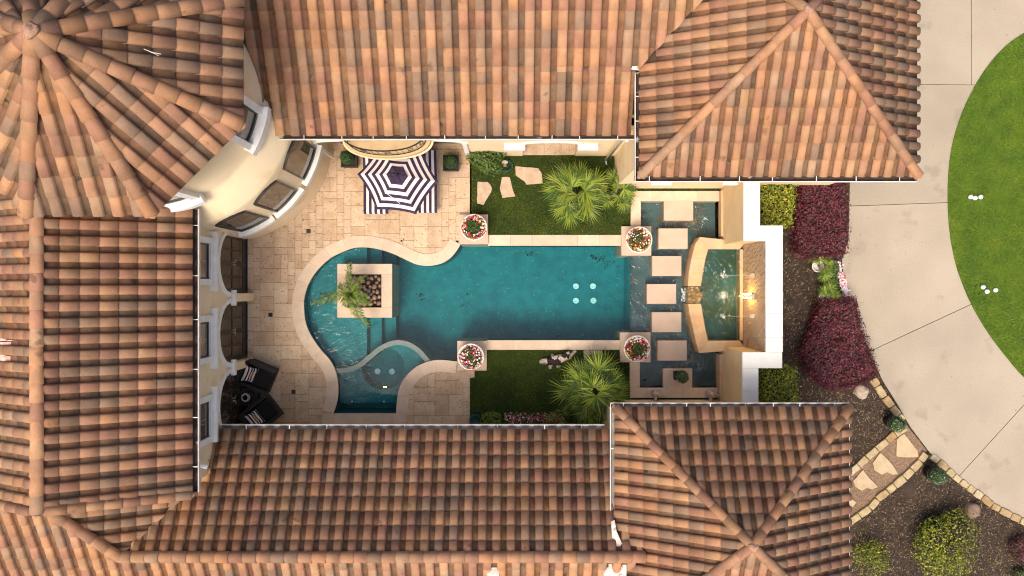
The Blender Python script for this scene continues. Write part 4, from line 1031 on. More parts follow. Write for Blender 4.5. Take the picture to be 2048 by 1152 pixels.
gutter(D_, (x1, ye + .11, ze - .03), (x1, yb, ze - .03), (1, 0), .05, inner='gutg', nb=14, seed=9)
m_ = MB(); m_.box((3.0, -3.72, -.05), (9.0, -9.6, 3.92)); m_.build('wall', M['cream'], D_)
m_ = MB(); m_.box((2.9, -3.36, 3.84), (9.2, -3.72, 3.9)); m_.build('soffit', M['white'], D_)

# ================================================================== fountain wall
F_ = thing('garden_wall', (7.4, 0, 0), 'tall cream garden wall with white stepped coping behind the fountain', 'wall')
zt_ = 2.38
parts = [((6.95, 1.43), (7.40, 3.31)), ((7.40, 1.43), (8.08, 1.85)), ((7.61, -1.93), (8.08, 1.43)), ((6.95, -2.37), (8.06, -1.93)), ((6.95, -3.70), (7.36, -2.37))]
m_ = MB()
for a, b in parts: m_.box((a[0] + .001, a[1] + .001, -.4), (b[0] - .001, b[1] - .001, zt_))
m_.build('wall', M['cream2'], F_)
cp = [((6.92, 1.40), (7.42, 2.10)), ((6.92, 2.10), (7.42, 2.75)), ((6.92, 2.75), (7.42, 3.31)), ((7.42, 1.40), (8.10, 1.87))]
y_ = 1.40
while y_ > -1.9: cp.append(((7.585, max(y_ - .72, -1.92)), (8.10, y_))); y_ -= .72
cp += [((6.89, -2.40), (7.45, -1.92)), ((7.45, -2.40), (8.08, -1.92)), ((6.89, -3.1), (7.37, -2.40)), ((6.89, -3.70), (7.37, -3.1))]
for a, b in cp:
    m_ = MB(); m_.box((a[0] + .0025, a[1] + .0025, zt_ + .001), (b[0] - .0025, b[1] - .0025, zt_ + .09 + U(-.002, .002))); m_.build('coping_slab', M['cap'], F_)
m_ = MB(); N1, N2 = 26, 60     # pebble-dash face, uneven
for j in range(N1 + 1):
    for i in range(N2 + 1):
        y = -1.925 + 3.35 * i / N2; z = -.3 + (zt_ + .3) * j / N1; m_.v.append((7.585 + U(-.012, .012), y, z))
for j in range(N1):
    for i in range(N2): a = j * (N2 + 1) + i; m_.f.append((a, a + 1, a + N2 + 2, a + N2 + 1)); m_.m.append(0)
m_.build('pebble_cladding', M['stonewall'], F_)
# spouts, lamp and water jets
fz = 1.5
for i, py in enumerate((551, 592, 632)):
    c = P(1510, py, fz); m_ = MB(); m_.box((7.44, c.y - .055, fz - .03), (7.575, c.y + .055, fz + .02)); m_.box((7.50, c.y - .075, fz - .07), (7.57, c.y + .075, fz - .032)); m_.build('water_spout', M['statue'], F_)
    tx = P(1450, py, .36).x; pts = []
    for k in range(13):
        t = k / 12; pts.append((7.44 + (tx - 7.44) * t, c.y + (P(0, py, .36).y - c.y) * t, fz - .01 - (fz - .37) * t ** 1.8))
    q = MB(); q.tube(pts, [.004 + .005 * k / 12 for k in range(13)], 6)
    tag(q.build('water_jet', M['jet'], at=(tx, c.y, .36)), ('upper', 'middle, lamp-lit', 'lower')[i] + ' thin water jet falling from the wall spout into the fountain basin', 'water jet', 'water jets of the fountain')
    m_ = MB(); cc = P(1446, py, .37)
    for k in range(60 if i == 1 else 46): 
        a = U(0, 6.3); r = abs(random.gauss(0, .085)); m_.blob((cc.x + cos(a) * r, cc.y + sin(a) * r, .345 + U(0, .02)), (U(.008, .022),) * 3, k, .3, 6, 4)
    m_.build('splash_foam', M['foam'], kind='stuff')
lm = thing('wall_lamp', (7.44, P(0, 592, 1.2).y, 1.1), 'lit warm tube lamp on the pebble wall beneath the middle water spout', 'lamp')
for s_ in (-.055, .055):
    m_ = MB(); yy = P(0, 592, 1.2).y + s_; m_.tube([(7.30, yy, 1.22), (7.54, yy, 1.30)], .016, 8); m_.build('lamp_tube', M['lamp'], lm)
m_ = MB(); m_.box((7.52, P(0, 592, 1.2).y - .09, 1.2), (7.575, P(0, 592, 1.2).y + .09, 1.36)); m_.build('lamp_bracket', M['brass'], lm)
pl = bpy.data.lights.new('lamp_glow', 'POINT'); pl.energy = 12; pl.color = (1, .62, .2); pl.shadow_soft_size = .08
po = bpy.data.objects.new('lamp_glow', pl); col.objects.link(po); po.parent = lm; po.location = (-.22, 0, .1)

# fountain basin
Z0 = .42
bs = thing('fountain_basin', P(1440, 590, 0), 'curved stone fountain basin of rippling green water below the pebble wall', 'fountain')
def ring(outer, inner, n_per):
    for i in range(len(outer) - 1):
        n = n_per[i]
        for k in range(n):
            a, b = k / n, (k + 1) / n
            o0, o1 = P(*outer[i], Z0).lerp(P(*outer[i + 1], Z0), a), P(*outer[i], Z0).lerp(P(*outer[i + 1], Z0), b)
            i0, i1 = P(*inner[i], Z0).lerp(P(*inner[i + 1], Z0), a), P(*inner[i], Z0).lerp(P(*inner[i + 1], Z0), b)
            m_ = MB(); m_.prism([(p.x, p.y) for p in (o0.lerp(o1, .004), o1.lerp(o0, .004), i1.lerp(i0, .004), i0.lerp(i1, .004))], -.42, Z0); m_.build('basin_coping', random.choice(M['basin']), bs)
ring([(1492, 484), (1400, 474), (1390.6, 488), (1383, 517), (1377.5, 548), (1376, 572.6)], [(1480, 498), (1416.6, 498), (1414.5, 505), (1411, 517), (1406, 543), (1401.5, 572.6)], [2, 1, 1, 1, 1])
ring([(1376, 607.5), (1380, 632), (1386.7, 660), (1393, 688), (1398, 706), (1492, 699)], [(1402, 607.5), (1405.6, 629.4), (1409.4, 651.7), (1413.5, 671), (1416.5, 681.5), (1480, 681.5)], [1, 1, 1, 1, 2])
m_ = MB(); a, b = P(1480, 498.5, Z0), P(1480, 681, Z0)
for k in range(5):
    m_ = MB(); y0, y1 = a.y + (b.y - a.y) * k / 5, a.y + (b.y - a.y) * (k + 1) / 5; m_.box((a.x, y1 + .003, -.42), (7.57, y0 - .003, Z0 - .001)); m_.build('basin_coping', random.choice(M['basin']), bs)
bp = [P(x, y, Z0) for x, y in ((1481, 497), (1416, 497), (1410, 517), (1405, 543), (1395, 572), (1395, 608), (1405, 629), (1409, 652), (1416, 683), (1481, 683))]
m_ = MB(); m_.face([(p.x, p.y, .02) for p in bp]); m_.build('basin_floor', M['basinfl'], bs)
m_ = MB(); m_.prism([(P(1378, 574, Z0).x, P(0, 574, Z0).y), (P(1402, 574, Z0).x, P(0, 574, Z0).y), (P(1402, 606, Z0).x, P(0, 606, Z0).y), (P(1378, 606, Z0).x, P(0, 606, Z0).y)], -.42, .30); m_.build('spillway', M['goldrock'], bs)
m_ = MB(); m_.prism([(p.x, p.y) for p in bp], .012, .345); m_.build('fountain_water', M['water3'], kind='structure')
rk = MB(); c = P(1391, 591, .4)
rk.blob((c.x + .04, c.y - .06, .34), (.19, .20, .14), 2, .3, 16, 10, 0, .4, 2.2); rk.blob((c.x - .08, c.y + .08, .34), (.13, .15, .11), 6, .35, 14, 9, 0, 1, 2.5); rk.blob((c.x - .02, c.y - .18, .32), (.2, .08, .07), 12, .35, 12, 8, 0, .2, 2.5)
tag(rk.build('waterfall_rock', M['goldrock'], at=(c.x, c.y, .3), smooth=False), 'wet golden boulder cluster in the gap of the basin coping', 'rock')
# waterfall sheet + foam in trough
m_ = MB(); y0, y1 = P(0, 576, .3).y, P(0, 603, .3).y; xs_ = P(1376, 0, .35).x
for k in range(10):
    for j in range(6):
        pass
m_ = MB()
for k in range(70):
    y = U(y1, y0); x = P(1369, 0, 0).x + random.gauss(0, .05); m_.blob((x, y, -.095), (U(.01, .03), U(.01, .03), .012), k, .3, 6, 4)
for (px, py, n, sx, sy) in ((1407, 445, 10, .05, .12), (1413, 437, 10, .03, .03), (1404, 737, 12, .08, .06), (1352, 575, 14, .05, .25)):
    for k in range(n):
        c = P(px + random.gauss(0, 1) * sx * 60, py + random.gauss(0, 1) * sy * 60, 0); m_.blob((c.x, c.y, -.097), (U(.006, .02), U(.006, .02), .006), k, .3, 5, 3)
m_.build('waterfall_foam', M['foam'], kind='stuff')
m_ = MB()      # leaf litter and algae pebbles on the trough floor
for k in range(900):
    px = random.gauss(1395, 8) if R() < .4 else U(1330, 1392); py = U(402, 470) if px > 1388 else random.gauss(447, 5)
    if not (1282 < px < 1436 and 403 < py < 540): continue
    c = P(px, py, -.4); m_.blob((c.x, c.y, -.41), (U(.008, .02), U(.008, .02), .01), k, .2, 5, 3, k % 3)
m_.build('trough_litter', [M['pebbles'][2], M['chip'][2], M['goldrock']], kind='stuff')

# ------------------------------------------------------------------ pedestals and flower urns
def urn_mesh_root(c, label):
    root = thing('flower_urn', (c.x, c.y, c.z), label, 'flower urn', 'white flower urns on the pool corner pedestals')
    m_ = MB(); m_.lathe(c, [(.0, 0), (.19, 0), (.19, .03), (.13, .06), (.12, .10), (.24, .17), (.36, .30), (.405, .42), (.435, .44), (.435, .475), (.395, .475), (.385, .44), (.3, .40), (0, .40)], 28); m_.build('bowl', M['pot'], root, True)
    m_ = MB(); m_.disc((c.x, c.y, c.z + .415), .38, 20); m_.build('soil', M['soil'], root)
    return root
corners = [((917, 429), (976, 488), (948, 455), 'white bowl urn of red and yellow flowers at the upper left pool corner'),
           ((1243, 452.6), (1302.6, 511), (1277, 480), 'white bowl urn with sprawling green and red flowers at the upper right pool corner'),
           ((914.6, 682), (973.3, 741), (942, 713), 'white bowl urn of pink, red and white flowers at the lower left pool corner'),
           ((1240.6, 665), (1301, 724.5), (1273, 697), 'white bowl urn with a bushy green middle at the lower right pool corner')]
for i, (a, b, u, lb) in enumerate(corners):
    A, Bb = P(*a, .14), P(*b, .14); m_ = MB(); m_.box((A.x, Bb.y, -1.5), (Bb.x, A.y, .12)); m_.box((A.x - .0, Bb.y - .0, .121), (Bb.x, A.y, .14))
    tag(m_.build('stone_pedestal', M['pad'], at=((A.x + Bb.x) / 2, (A.y + Bb.y) / 2, 0)), 'square stone pedestal under the urn at the ' + ('upper left', 'upper right', 'lower left', 'lower right')[i] + ' pool corner', 'pedestal', 'square pedestals at the pool corners')
    c = P(*u, .5); c = Vector((c.x, c.y, .14)); root = urn_mesh_root(c, lb)
    pts = []
    for _ in range(800):
        a_ = U(0, 6.3); r = sqrt(R()) * (.37, .42, .36, .38)[i]; hgt = .44 + .16 * (1 - (r / .38) ** 2) + U(-.06, .04); pts.append(((c.x + cos(a_) * r, c.y + sin(a_) * r, c.z + hgt), (0, 0, 1)))
    m_ = MB(); leaves(m_, pts, .055, wsel([3, 3, 2, 1]), .7, .5); m_.build('foliage', M['lg']['green'], root)
    pts = []
    for _ in range((150, 110, 140, 130)[i]):
        a_ = U(0, 6.3); r = sqrt(U((.35, .05, .1, .3)[i], 1.12)) * .385; hgt = .47 + .15 * (1 - (r / .4) ** 2) + U(-.01, .05); pts.append((c.x + cos(a_) * r, c.y + sin(a_) * r, c.z + hgt))
    m_ = MB()
    for p_ in pts:
        q_ = noise.noise(Vector((p_[0] * 4, p_[1] * 4, i * 5))) ; base_ = [[5, 3, 4, 2, 1, 3], [2, 4, 2, 3, 0, 3], [2, 5, 3, .6, 4, 2], [3, 4, 3, 1.5, 1, 3]][i][:]
        base_[0] *= 3 if q_ > .1 else .3; base_[5] *= 3 if q_ > .1 else .3; base_[1] *= 2.5 if q_ < -.05 else .5
        flowers(m_, [p_], .030 * U(.8, 1.3), wsel(base_))
    m_.build('flowers', M['lg']['red'], root, kind='stuff')

# ------------------------------------------------------------------ umbrella and striped loungers
ub = thing('patio_umbrella', P(796, 356, 0), 'open hexagonal umbrella with dark purple and white stripe rings', 'umbrella')
za, zr_ = 2.72, 2.22
apx = P(794.4, 349.7, za); vt = [P(876.3, 363.2, zr_), P(841, 291.5, zr_), P(758, 285, zr_), P(714.8, 348.2, zr_), P(751.6, 419, zr_), P(832.3, 428.6, zr_)]
rings = [0, .13, .26, .357, .447, .544, .64, .73, .82, .92, 1.0]
m_ = MB()
def upt(k, s_, r):     # k panel, s across 0..1, r radial
    a, b = vt[k], vt[(k + 1) % 6]; e = a.lerp(b, s_); mid = 4 * s_ * (1 - s_)
    p = apx.lerp(e, r); p = apx + (p - apx) * (1 - .055 * mid * r)
    p.z = za - (za - zr_) * (r ** 1.15) - .05 * mid * r; return p
for k in range(6):
    for ri in range(len(rings) - 1):
        mi = 0 if ri in (0, 1) else (1 if ri % 2 == 0 else 0)
        for s_ in range(6):
            m_.face([upt(k, s_ / 6, rings[ri]), upt(k, (s_ + 1) / 6, rings[ri]), upt(k, (s_ + 1) / 6, rings[ri + 1]), upt(k, s_ / 6, rings[ri + 1])], mi)
m_.build('canopy', [M['navy'], M['cloth']], ub)
m_ = MB()     # crumpled dark top cap
for k in range(36):
    a0, a1 = k * pi / 18, (k + 1) * pi / 18
    def cp_(a, r): 
        q = a / (pi / 3); kk = int(q) % 6; s_ = q - int(q); b_ = upt(kk, s_, r); 
        return b_ + Vector((0, 0, .035 + .045 * noise.noise(Vector((cos(a) * 3, sin(a) * 3, r * 6)))))
    for r0, r1 in ((.0, .1), (.1, .19), (.19, .265)):
        m_.face([cp_(a0, r0), cp_(a1 % (2 * pi), r0), cp_(a1 % (2 * pi), r1), cp_(a0, r1)])
m_.build('top_vent', M['navy'], ub)
m_ = MB(); m_.tube([(apx.x, apx.y, 0.05), (apx.x, apx.y, za + .05)], .025, 8); m_.lathe((apx.x, apx.y, za + .02), [(.03, 0), (.045, .04), (.02, .09), (0, .1)], 10); m_.build('pole', M['blackp'], ub)
m_ = MB(); m_.lathe((apx.x, apx.y, 0), [(.28, 0), (.28, .06), (.06, .10), (.04, .3)], 18); m_.build('base', M['blackp'], ub, True)
for k in range(6):
    m_ = MB(); m_.tube([apx - Vector((0, 0, .06)), vt[k] - Vector((0, 0, .03))], .01, 4); m_.build('rib', M['blackp'], ub)
m_ = MB(); s0, s1 = P(775, 388, 2.5), P(800, 407, 2.42); m_.face([s0 + Vector((0, .012, .03)), s0 + Vector((0, -.012, .03)), s1 + Vector((0, -.012, .03)), s1 + Vector((0, .012, .03))]); m_.build('tie_strap', M['cloth'], ub)
def lounger(x0, x1, y0, y1, label, n):
    z = .40; A, Bb = P(x0, y0, z), P(x1, y1, z); root = thing('sun_lounger', ((A.x + Bb.x) / 2, (A.y + Bb.y) / 2, 0), label, 'sun lounger', 'striped loungers under the umbrella')
    m_ = MB(); m_.box((A.x + .02, Bb.y + .02, .22), (Bb.x - .02, A.y - .02, .27)); m_.build('frame', M['blackp'], root)
    for qx in (A.x + .08, Bb.x - .08):
        for qy in (A.y - .12, Bb.y + .12): m_ = MB(); m_.tube([(qx, qy, 0), (qx, qy, .22)], .025, 6); m_.build('leg', M['blackp'], root)
    m_ = MB(); w_ = (Bb.x - A.x) / n
    for k in range(n):
        mi = k % 2; xa, xb = A.x + k * w_, A.x + (k + 1) * w_; yy = [Bb.y, Bb.y + .04, A.y - .75, A.y - .72, A.y]; zz = [.34, .40, .41, .42, .62]
        for i in range(4): m_.face([(xa, yy[i], zz[i]), (xb, yy[i], zz[i]), (xb, yy[i + 1], zz[i + 1]), (xa, yy[i + 1], zz[i + 1])], mi)
        m_.face([(xa, Bb.y, .27), (xb, Bb.y, .27), (xb, Bb.y, .34), (xa, Bb.y, .34)], mi)
    for xx in (A.x, Bb.x): m_.face([(xx, yy[0], .27), (xx, yy[4], .27), (xx, yy[4], .62), (xx, yy[3], .42), (xx, yy[0], .34)], 1)
    m_.build('striped_cushion', [M['navy'], M['cloth']], root)
lounger(727, 776, 303, 427, 'lounger with navy and white striped cushion, left of the umbrella pole', 9)
lounger(826, 874, 303, 425, 'lounger with navy and white striped cushion, right of the umbrella pole', 9)

# ------------------------------------------------------------------ boxwood planters
def planter(c, s_, h, rb, label, leaf='dark', ballz=None, ws=(3, 3, 2), off=(0, 0), group='potted plants in black planters', n=1500, size=.035):
    root = thing('potted_shrub', (c.x, c.y, c.z), label, 'potted shrub', group)
    m_ = MB(); b_ = s_ * .84
    def sq(v): return [(c.x - v, c.y - v), (c.x + v, c.y - v), (c.x + v, c.y + v), (c.x - v, c.y + v)]
    m_.prism(sq(b_), c.z, c.z + h - .06, top=sq(s_ * .93)); 
    for (p, q) in (((-1, -1), (1, -.84)), ((-1, .84), (1, 1)), ((-1, -.84), (-.84, .84)), ((.84, -.84), (1, .84))): m_.box((c.x + p[0] * s_, c.y + p[1] * s_, c.z + h - .06), (c.x + q[0] * s_, c.y + q[1] * s_, c.z + h))
    m_.build('planter_box', M['planter'], root)
    m_ = MB(); m_.box((c.x - s_ * .83, c.y - s_ * .83, c.z + h - .06), (c.x + s_ * .83, c.y + s_ * .83, c.z + h - .045)); m_.build('soil', M['soil'], root)
    ball(root, Vector((c.x + off[0], c.y + off[1], c.z + h + rb * .8)), rb, leaf, ws, n, size)
    return root
def ball(root, bc, rb, leaf, ws, n, size):
    m_ = MB(); pts = []
    for _ in range(n):
        v = Vector((random.gauss(0, 1), random.gauss(0, 1), random.gauss(.2, 1))).normalized(); k = rb * (1 + .12 * noise.noise(v * 3) - abs(random.gauss(0, .06))); pts.append((bc + v * k, v))
    leaves(m_, pts, size, wsel(ws), .25, .6); m_.blob(bc, (rb * .8,) * 3, 1, .08, 12, 8, len(M['lg'][leaf])); m_.build('foliage', M['lg'][leaf] + [M['corec']], root)
c = P(703, 323, 0); planter(Vector((c.x, c.y, 0)), .26, .42, .22, 'black square planter with a boxwood ball, left of the striped umbrella', off=(-.03, .03), group='boxwood balls in black planters')
c = P(904, 330, 0); planter(Vector((c.x, c.y, 0)), .26, .42, .22, 'black square planter with a boxwood ball, right of the umbrella near the upper lawn', group='boxwood balls in black planters')
c = P(1354, 749, .06); planter(Vector((c.x, c.y, .06)), .15, .30, .21, 'small black planter with a round leafy shrub standing on the last stepping stone', 'cream', None, (4, 3, .5, 2), (.06, -.02), 'potted plants in black planters', 900, .05)
def roundpot(px, py, r, h, rb, label, leaf, ws, n=1400, pm_='planter', group=None):
    c = P(px, py, 0); root = thing('potted_shrub', (c.x, c.y, -.05), label, 'potted shrub', group)
    m_ = MB(); m_.lathe((c.x, c.y, -.05), [(0, 0), (r * .72, 0), (r, h), (r * 1.06, h), (r * 1.06, h + .03), (r * .92, h + .03), (r * .9, h - .03), (0, h - .03)], 22); m_.build('pot', M[pm_], root, True)
    ball(root, Vector((c.x, c.y, h + rb * .55)), rb, leaf, ws, n, .045)
    return root
roundpot(1777, 842, .23, .40, .26, 'round dark pot with a clipped variegated shrub at the upper row of path edging', 'cream', (4, 3, 1.2, 2), group='round potted shrubs by the flagstone path')
roundpot(1858, 944, .25, .38, .27, 'round dark pot with a clipped variegated shrub below the path beside the driveway', 'cream', (4, 3, 1.6, 2), group='round potted shrubs by the flagstone path')

# ------------------------------------------------------------------ island feather palm
ip = thing('feather_palm', P(706, 588, 0), 'wispy feather palm arching out of the rock-filled island planter', 'palm')
cb = P(702, 588, 0); ct = P(704, 587, .9); ct = Vector((ct.x, ct.y, .9)); mm = MB()
mm.tube([(cb.x + .1, cb.y, -.05), (cb.x + .05, cb.y, .5), tuple(ct)], [.05, .04, .035], 8); mm.build('trunk', M['stem'], ip)
def feather(tip, zt, arch_, nl, ll, seed):
    rr_ = random.Random(seed); t_ = P(*tip, zt); a = ct.copy(); m_ = MB(); pts = []
    for k in range(15):
        t = k / 14; p = a.lerp(t_, t); p.z = a.z + (zt - a.z) * t + arch_ * 4 * t * (1 - t); pts.append(p)
    m_.tube(pts, [.012 * (1 - .8 * k / 14) for k in range(15)], 4, 1)
    for k in range(nl):
        t = .12 + .88 * k / nl; i = min(13, int(t * 14)); p = pts[i].lerp(pts[i + 1], t * 14 - i); d_ = (pts[i + 1] - pts[i]).normalized()
        for s_ in (-1, 1):
            sd_ = d_.cross(Vector((0, 0, 1))).normalized() * s_; L = ll * (1 - .5 * t) * rr_.uniform(.6, 1.15); dr = (sd_ * .75 + d_ * rr_.uniform(.5, 1.) + Vector((0, 0, rr_.uniform(-.5, .15)))).normalized()
            w_ = .015; n_ = dr.cross(Vector((0, 0, 1))).normalized() * w_; mid = p + dr * L * .5 + Vector((0, 0, .02)); e = p + dr * L - Vector((0, 0, .06)); mi = rr_.choice((0, 0, 1, 1, 2, 3))
            m_.face([p - n_ * .4, p + n_ * .4, mid + n_, mid - n_], mi); m_.face([mid - n_, mid + n_, e], mi)
    m_.build('frond', M['lg']['fine'], ip)
for i, (tip, zt, ar, nl, ll) in enumerate([((622, 607), .75, .25, 26, .36), ((640, 590), .6, .3, 20, .28), ((700, 524), .8, .3, 22, .30), ((732, 548), .9, .25, 16, .26), ((738, 655), .6, .35, 24, .33), ((741, 608), .95, .25, 20, .32), ((716, 640), .8, .3, 18, .3), ((688, 612), 1.0, .2, 16, .28), ((678, 570), 1.1, .15, 16, .28), ((735, 590), 1.1, .2, 16, .28), ((716, 565), 1.2, .1, 14, .25), ((722, 602), 1.1, .2, 20, .3), ((692, 600), 1.1, .2, 18, .26)]): feather(tip, zt, ar, nl, ll, i)

# ------------------------------------------------------------------ palms and shrubs in the court
c = P(1150, 391, 0); fan_palm((c.x, c.y), .55, 23, 1.10, 'large fan palm in the upper lawn beside the three flagstones', 3)
c = P(1228, 385, 0); fan_palm((c.x, c.y), .50, 11, .78, 'smaller fan palm in the upper lawn against the pavilion wall', 5)
c = P(1181, 770, 0); fan_palm((c.x, c.y), .65, 27, 1.2, 'large bright fan palm in the lower lawn next to the dog', 9)
c = P(1112, 838, 0); fan_palm((c.x, c.y), .15, 4, .55, 'single low fan palm sprig in the flower bed left of the large lower palm', 12)
c = P(976, 322, 0); bush('shrub', 'glossy green shrub in the upper lawn corner, against the house wall', 'shrub', (c.x, c.y, 0), .68, .50, .95, 'green', (4, 2, 4, 3), 2600, .075)
c = P(985, 838, 0); bush('shrub', 'lime green shrub in the bed below the lower lawn, beside the hose', 'shrub', (c.x, c.y, 0), .42, .30, .45, 'lime', (4, 3, 4, 2), 1500, .055)
m_ = MB(); q = []
for _ in range(1500): c = P(U(1008, 1140), U(826, 852), .15); q.append(((c.x, c.y, U(.02, .22)), (0, 0, 1)))
leaves(m_, q, .05, wsel([2, 4, 1, 1]), .6); fb = thing('flower_bed', P(1072, 840), 'low bed of red and pale pink flowers under the bottom wing eave', 'flower bed'); m_.build('foliage', M['lg']['green'], fb)
m_ = MB(); q = []
for _ in range(260):
    px = U(1010, 1130); c = P(px, random.gauss(836, 5), .2); q.append((c.x, c.y, U(.16, .27)))
flowers(m_, q, .024, lambda: random.choice((0, 0, 1, 2)) if R() < .7 else 2); m_.build('flowers', M['lg']['rw'], fb, kind='stuff')
# hose heaps
def hose(c, r, n, label, seed, ext):
    rr_ = random.Random(seed); root = thing('garden_hose', (c.x, c.y, 0), label, 'garden hose', 'coiled garden hoses'); m_ = MB(); pts = []
    for k in range(n * 14):
        a = k * 2 * pi / 14; rad = r * (1 + .12 * sin(k * .7) + rr_.uniform(-.03, .03)); pts.append((c.x + cos(a) * rad, c.y + sin(a) * rad * .8, .02 + .012 * k / 14 + .02 * rr_.random()))
    m_.tube(pts, .012, 5); m_.build('coil', M['hose'], root, True)
    m_ = MB(); m_.tube([pts[-1]] + ext, .011, 5); m_.build('hose_end', M['hose'], root, True); return root
c = P(951, 839, 0); hose(c, .17, 9, 'dark green coiled garden hose at the lower lawn corner by the patio', 1, [tuple(P(945, 826, .1)), tuple(P(955, 820, .15)), tuple(P(966, 828, .1))])
m_ = MB(); m_.lathe((c.x, c.y, 0), [(.19, 0), (.21, .06), (.20, .20), (.17, .22), (.15, .1), (0, .1)], 14)
tag(m_.build('hose_bowl', M['hose'], at=(c.x, c.y, 0), smooth=True), 'dark green bowl holding the coiled hose at the lower lawn corner', 'hose holder')
c = P(1010, 332, 0); hose(c, .24, 5, 'dark garden hose coiled on the grass by the upper shrub', 2, [tuple(P(990, 345, .05)), tuple(P(970, 350, .03)), tuple(P(962, 338, .03)), tuple(P(968, 328, .03))])
m_ = MB(); m_.box((c.x - .05, c.y - .03, 0), (c.x + .05, c.y + .1, .55)); m_.box((c.x - .09, c.y - .01, .5), (c.x + .09, c.y + .06, .6)); tag(m_.build('hose_post', M['rock'], at=(c.x, c.y, 0)), 'grey hose post standing in the coil beside the upper shrub', 'hose post')

# ------------------------------------------------------------------ wicker chairs with pillows
def chair(cpx, cpy, dirv, label):
    c = P(cpx, cpy, 0); rz = atan2(dirv[1], dirv[0]); root = thing('wicker_chair', (0, 0, 0), label, 'chair', 'black wicker club chairs')
    def arcpts(r_, z): pass
    w_, dp_ = .42, .46
    m_ = MB(); m_.box((-dp_, -w_, .06), (dp_, w_, .30)); m_.build('base', M['black'], root)
    m_ = MB()
    m_.prism([(-dp_ - .03, -w_), (-dp_ + .11, -w_), (-dp_ + .11, w_), (-dp_ - .03, w_)], .30, .80, top=[(-dp_ - .10, -w_ + .02), (-dp_ + .02, -w_ + .02), (-dp_ + .02, w_ - .02), (-dp_ - .10, w_ - .02)]); m_.build('backrest', M['black'], root)
    for s_ in (-1, 1):
        m_ = MB(); m_.prism([(-dp_ + .09, s_ * w_), (dp_, s_ * w_), (dp_, s_ * (w_ - .10)), (-dp_ + .09, s_ * (w_ - .10))], .30, .58, top=[(-dp_ + .06, s_ * (w_ + .02)), (dp_ + .01, s_ * (w_ + .02)), (dp_ - .01, s_ * (w_ - .10)), (-dp_ + .06, s_ * (w_ - .10))]); m_.build('arm', M['black'], root)
    m_ = MB(); m_.prism([(-dp_ + .12, -w_ + .105), (dp_ - .0, -w_ + .105), (dp_, w_ - .105), (-dp_ + .12, w_ - .105)], .302, .42, top=[(-dp_ + .14, -w_ + .13), (dp_ - .03, -w_ + .13), (dp_ - .03, w_ - .13), (-dp_ + .14, w_ - .13)]); m_.build('seat_cushion', M['blackc'], root)
    for x in (-dp_ + .04, dp_ - .06):
        for y in (-w_ + .05, w_ - .05): m_ = MB(); m_.box((x - .025, y - .025, 0), (x + .025, y + .025, .058)); m_.build('leg', M['black'], root)
    root.location = (c.x, c.y, 0); root.rotation_euler = (0, 0, rz)
    return root, c, rz
def pillow(c, rz, label, sx=.19, sy=.25, zc=.60, tilt=-.95, seed=0):
    root = thing('throw_pillow', (c[0], c[1], zc), label, 'pillow', 'striped pillows on the wicker chairs'); N = 16; m_ = MB()
    def pt(i, j, s_):
        u, v = i / N * 2 - 1, j / N * 2 - 1; t = (1 - u ** 4) * (1 - v ** 4); k = 1 - .06 * (1 - abs(u * v)); return (u * .22 * k, v * .25 * k, s_ * .07 * max(t, 0) ** .5)
    for s_ in (1, -1):
        for i in range(N):
            for j in range(N):
                st_ = 1 if int((i + .0) / N * 9) % 2 == 0 else 0
                if s_ > 0 and abs(i / N - .47) < .16 and abs(j / N - .5) < .2 and (i * 7 + j * 3) % 3: st_ = 2
                q = [pt(i, j, s_), pt(i + 1, j, s_), pt(i + 1, j + 1, s_), pt(i, j + 1, s_)]
                m_.face(q if s_ > 0 else q[::-1], st_)
    o = m_.build('cover', [M['blk'], M['cloth'], M['orange']], None, True); o.parent = root; root.rotation_euler = (0, tilt, rz)
rt, c, rz = chair(525, 750, (50, -21), 'black wicker club chair nearest the middle doors, upper of the pair')
pillow((c.x - cos(rz) * .22, c.y - sin(rz) * .22), rz, 'black and white striped pillow on the upper wicker chair', tilt=.80)
rt, c, rz = chair(533, 823, (43.5, 34.5), 'black wicker club chair by the lower gutter, lower of the pair')
pillow((c.x - cos(rz) * .22, c.y - sin(rz) * .22), rz, 'wavy black and white striped pillow on the lower wicker chair', tilt=.80)
c = P(509, 790, 0); tb = thing('side_table', (c.x, c.y, 0), 'black square side table with clipped corners between the wicker chairs', 'table')
m_ = MB(); s_, k_ = .28, .2; oc = [(c.x + a * s_, c.y + b * s_) for a, b in ((-1, -.7), (-.7, -1), (.7, -1), (1, -.7), (1, .7), (.7, 1), (-.7, 1), (-1, .7))]; m_.prism(oc, .43, .47); m_.build('tabletop', M['blackp'], tb)
for a, b in ((-1, -1), (1, -1), (1, 1), (-1, 1)): m_ = MB(); m_.tube([(c.x + a * .2, c.y + b * .2, 0), (c.x + a * .2, c.y + b * .2, .43)], .018, 6); m_.build('leg', M['blackp'], tb)
m_ = MB(); m_.box((c.x - .2, c.y - .2, .14), (c.x + .2, c.y + .2, .16)); m_.build('shelf', M['blackp'], tb)
c2 = P(501, 791, .5); ln = thing('candle_lantern', (c2.x, c2.y, .47), 'black round lantern with pale metal rim rings on the side table', 'lantern')
m_ = MB(); m_.lathe((c2.x, c2.y, .47), [(.11, 0), (.13, .05), (.13, .42), (.10, .5), (.09, .5), (.09, .1), (0, .1)], 20); m_.build('body', M['blackp'], ln, True)
for (z, r) in ((.94, .125), (.99, .10)): m_ = MB(); m_.tube([(c2.x + cos(k * pi / 12) * r, c2.y + sin(k * pi / 12) * r, z) for k in range(25)], .010, 5); m_.build('rim_ring', M['pot'], ln, True)

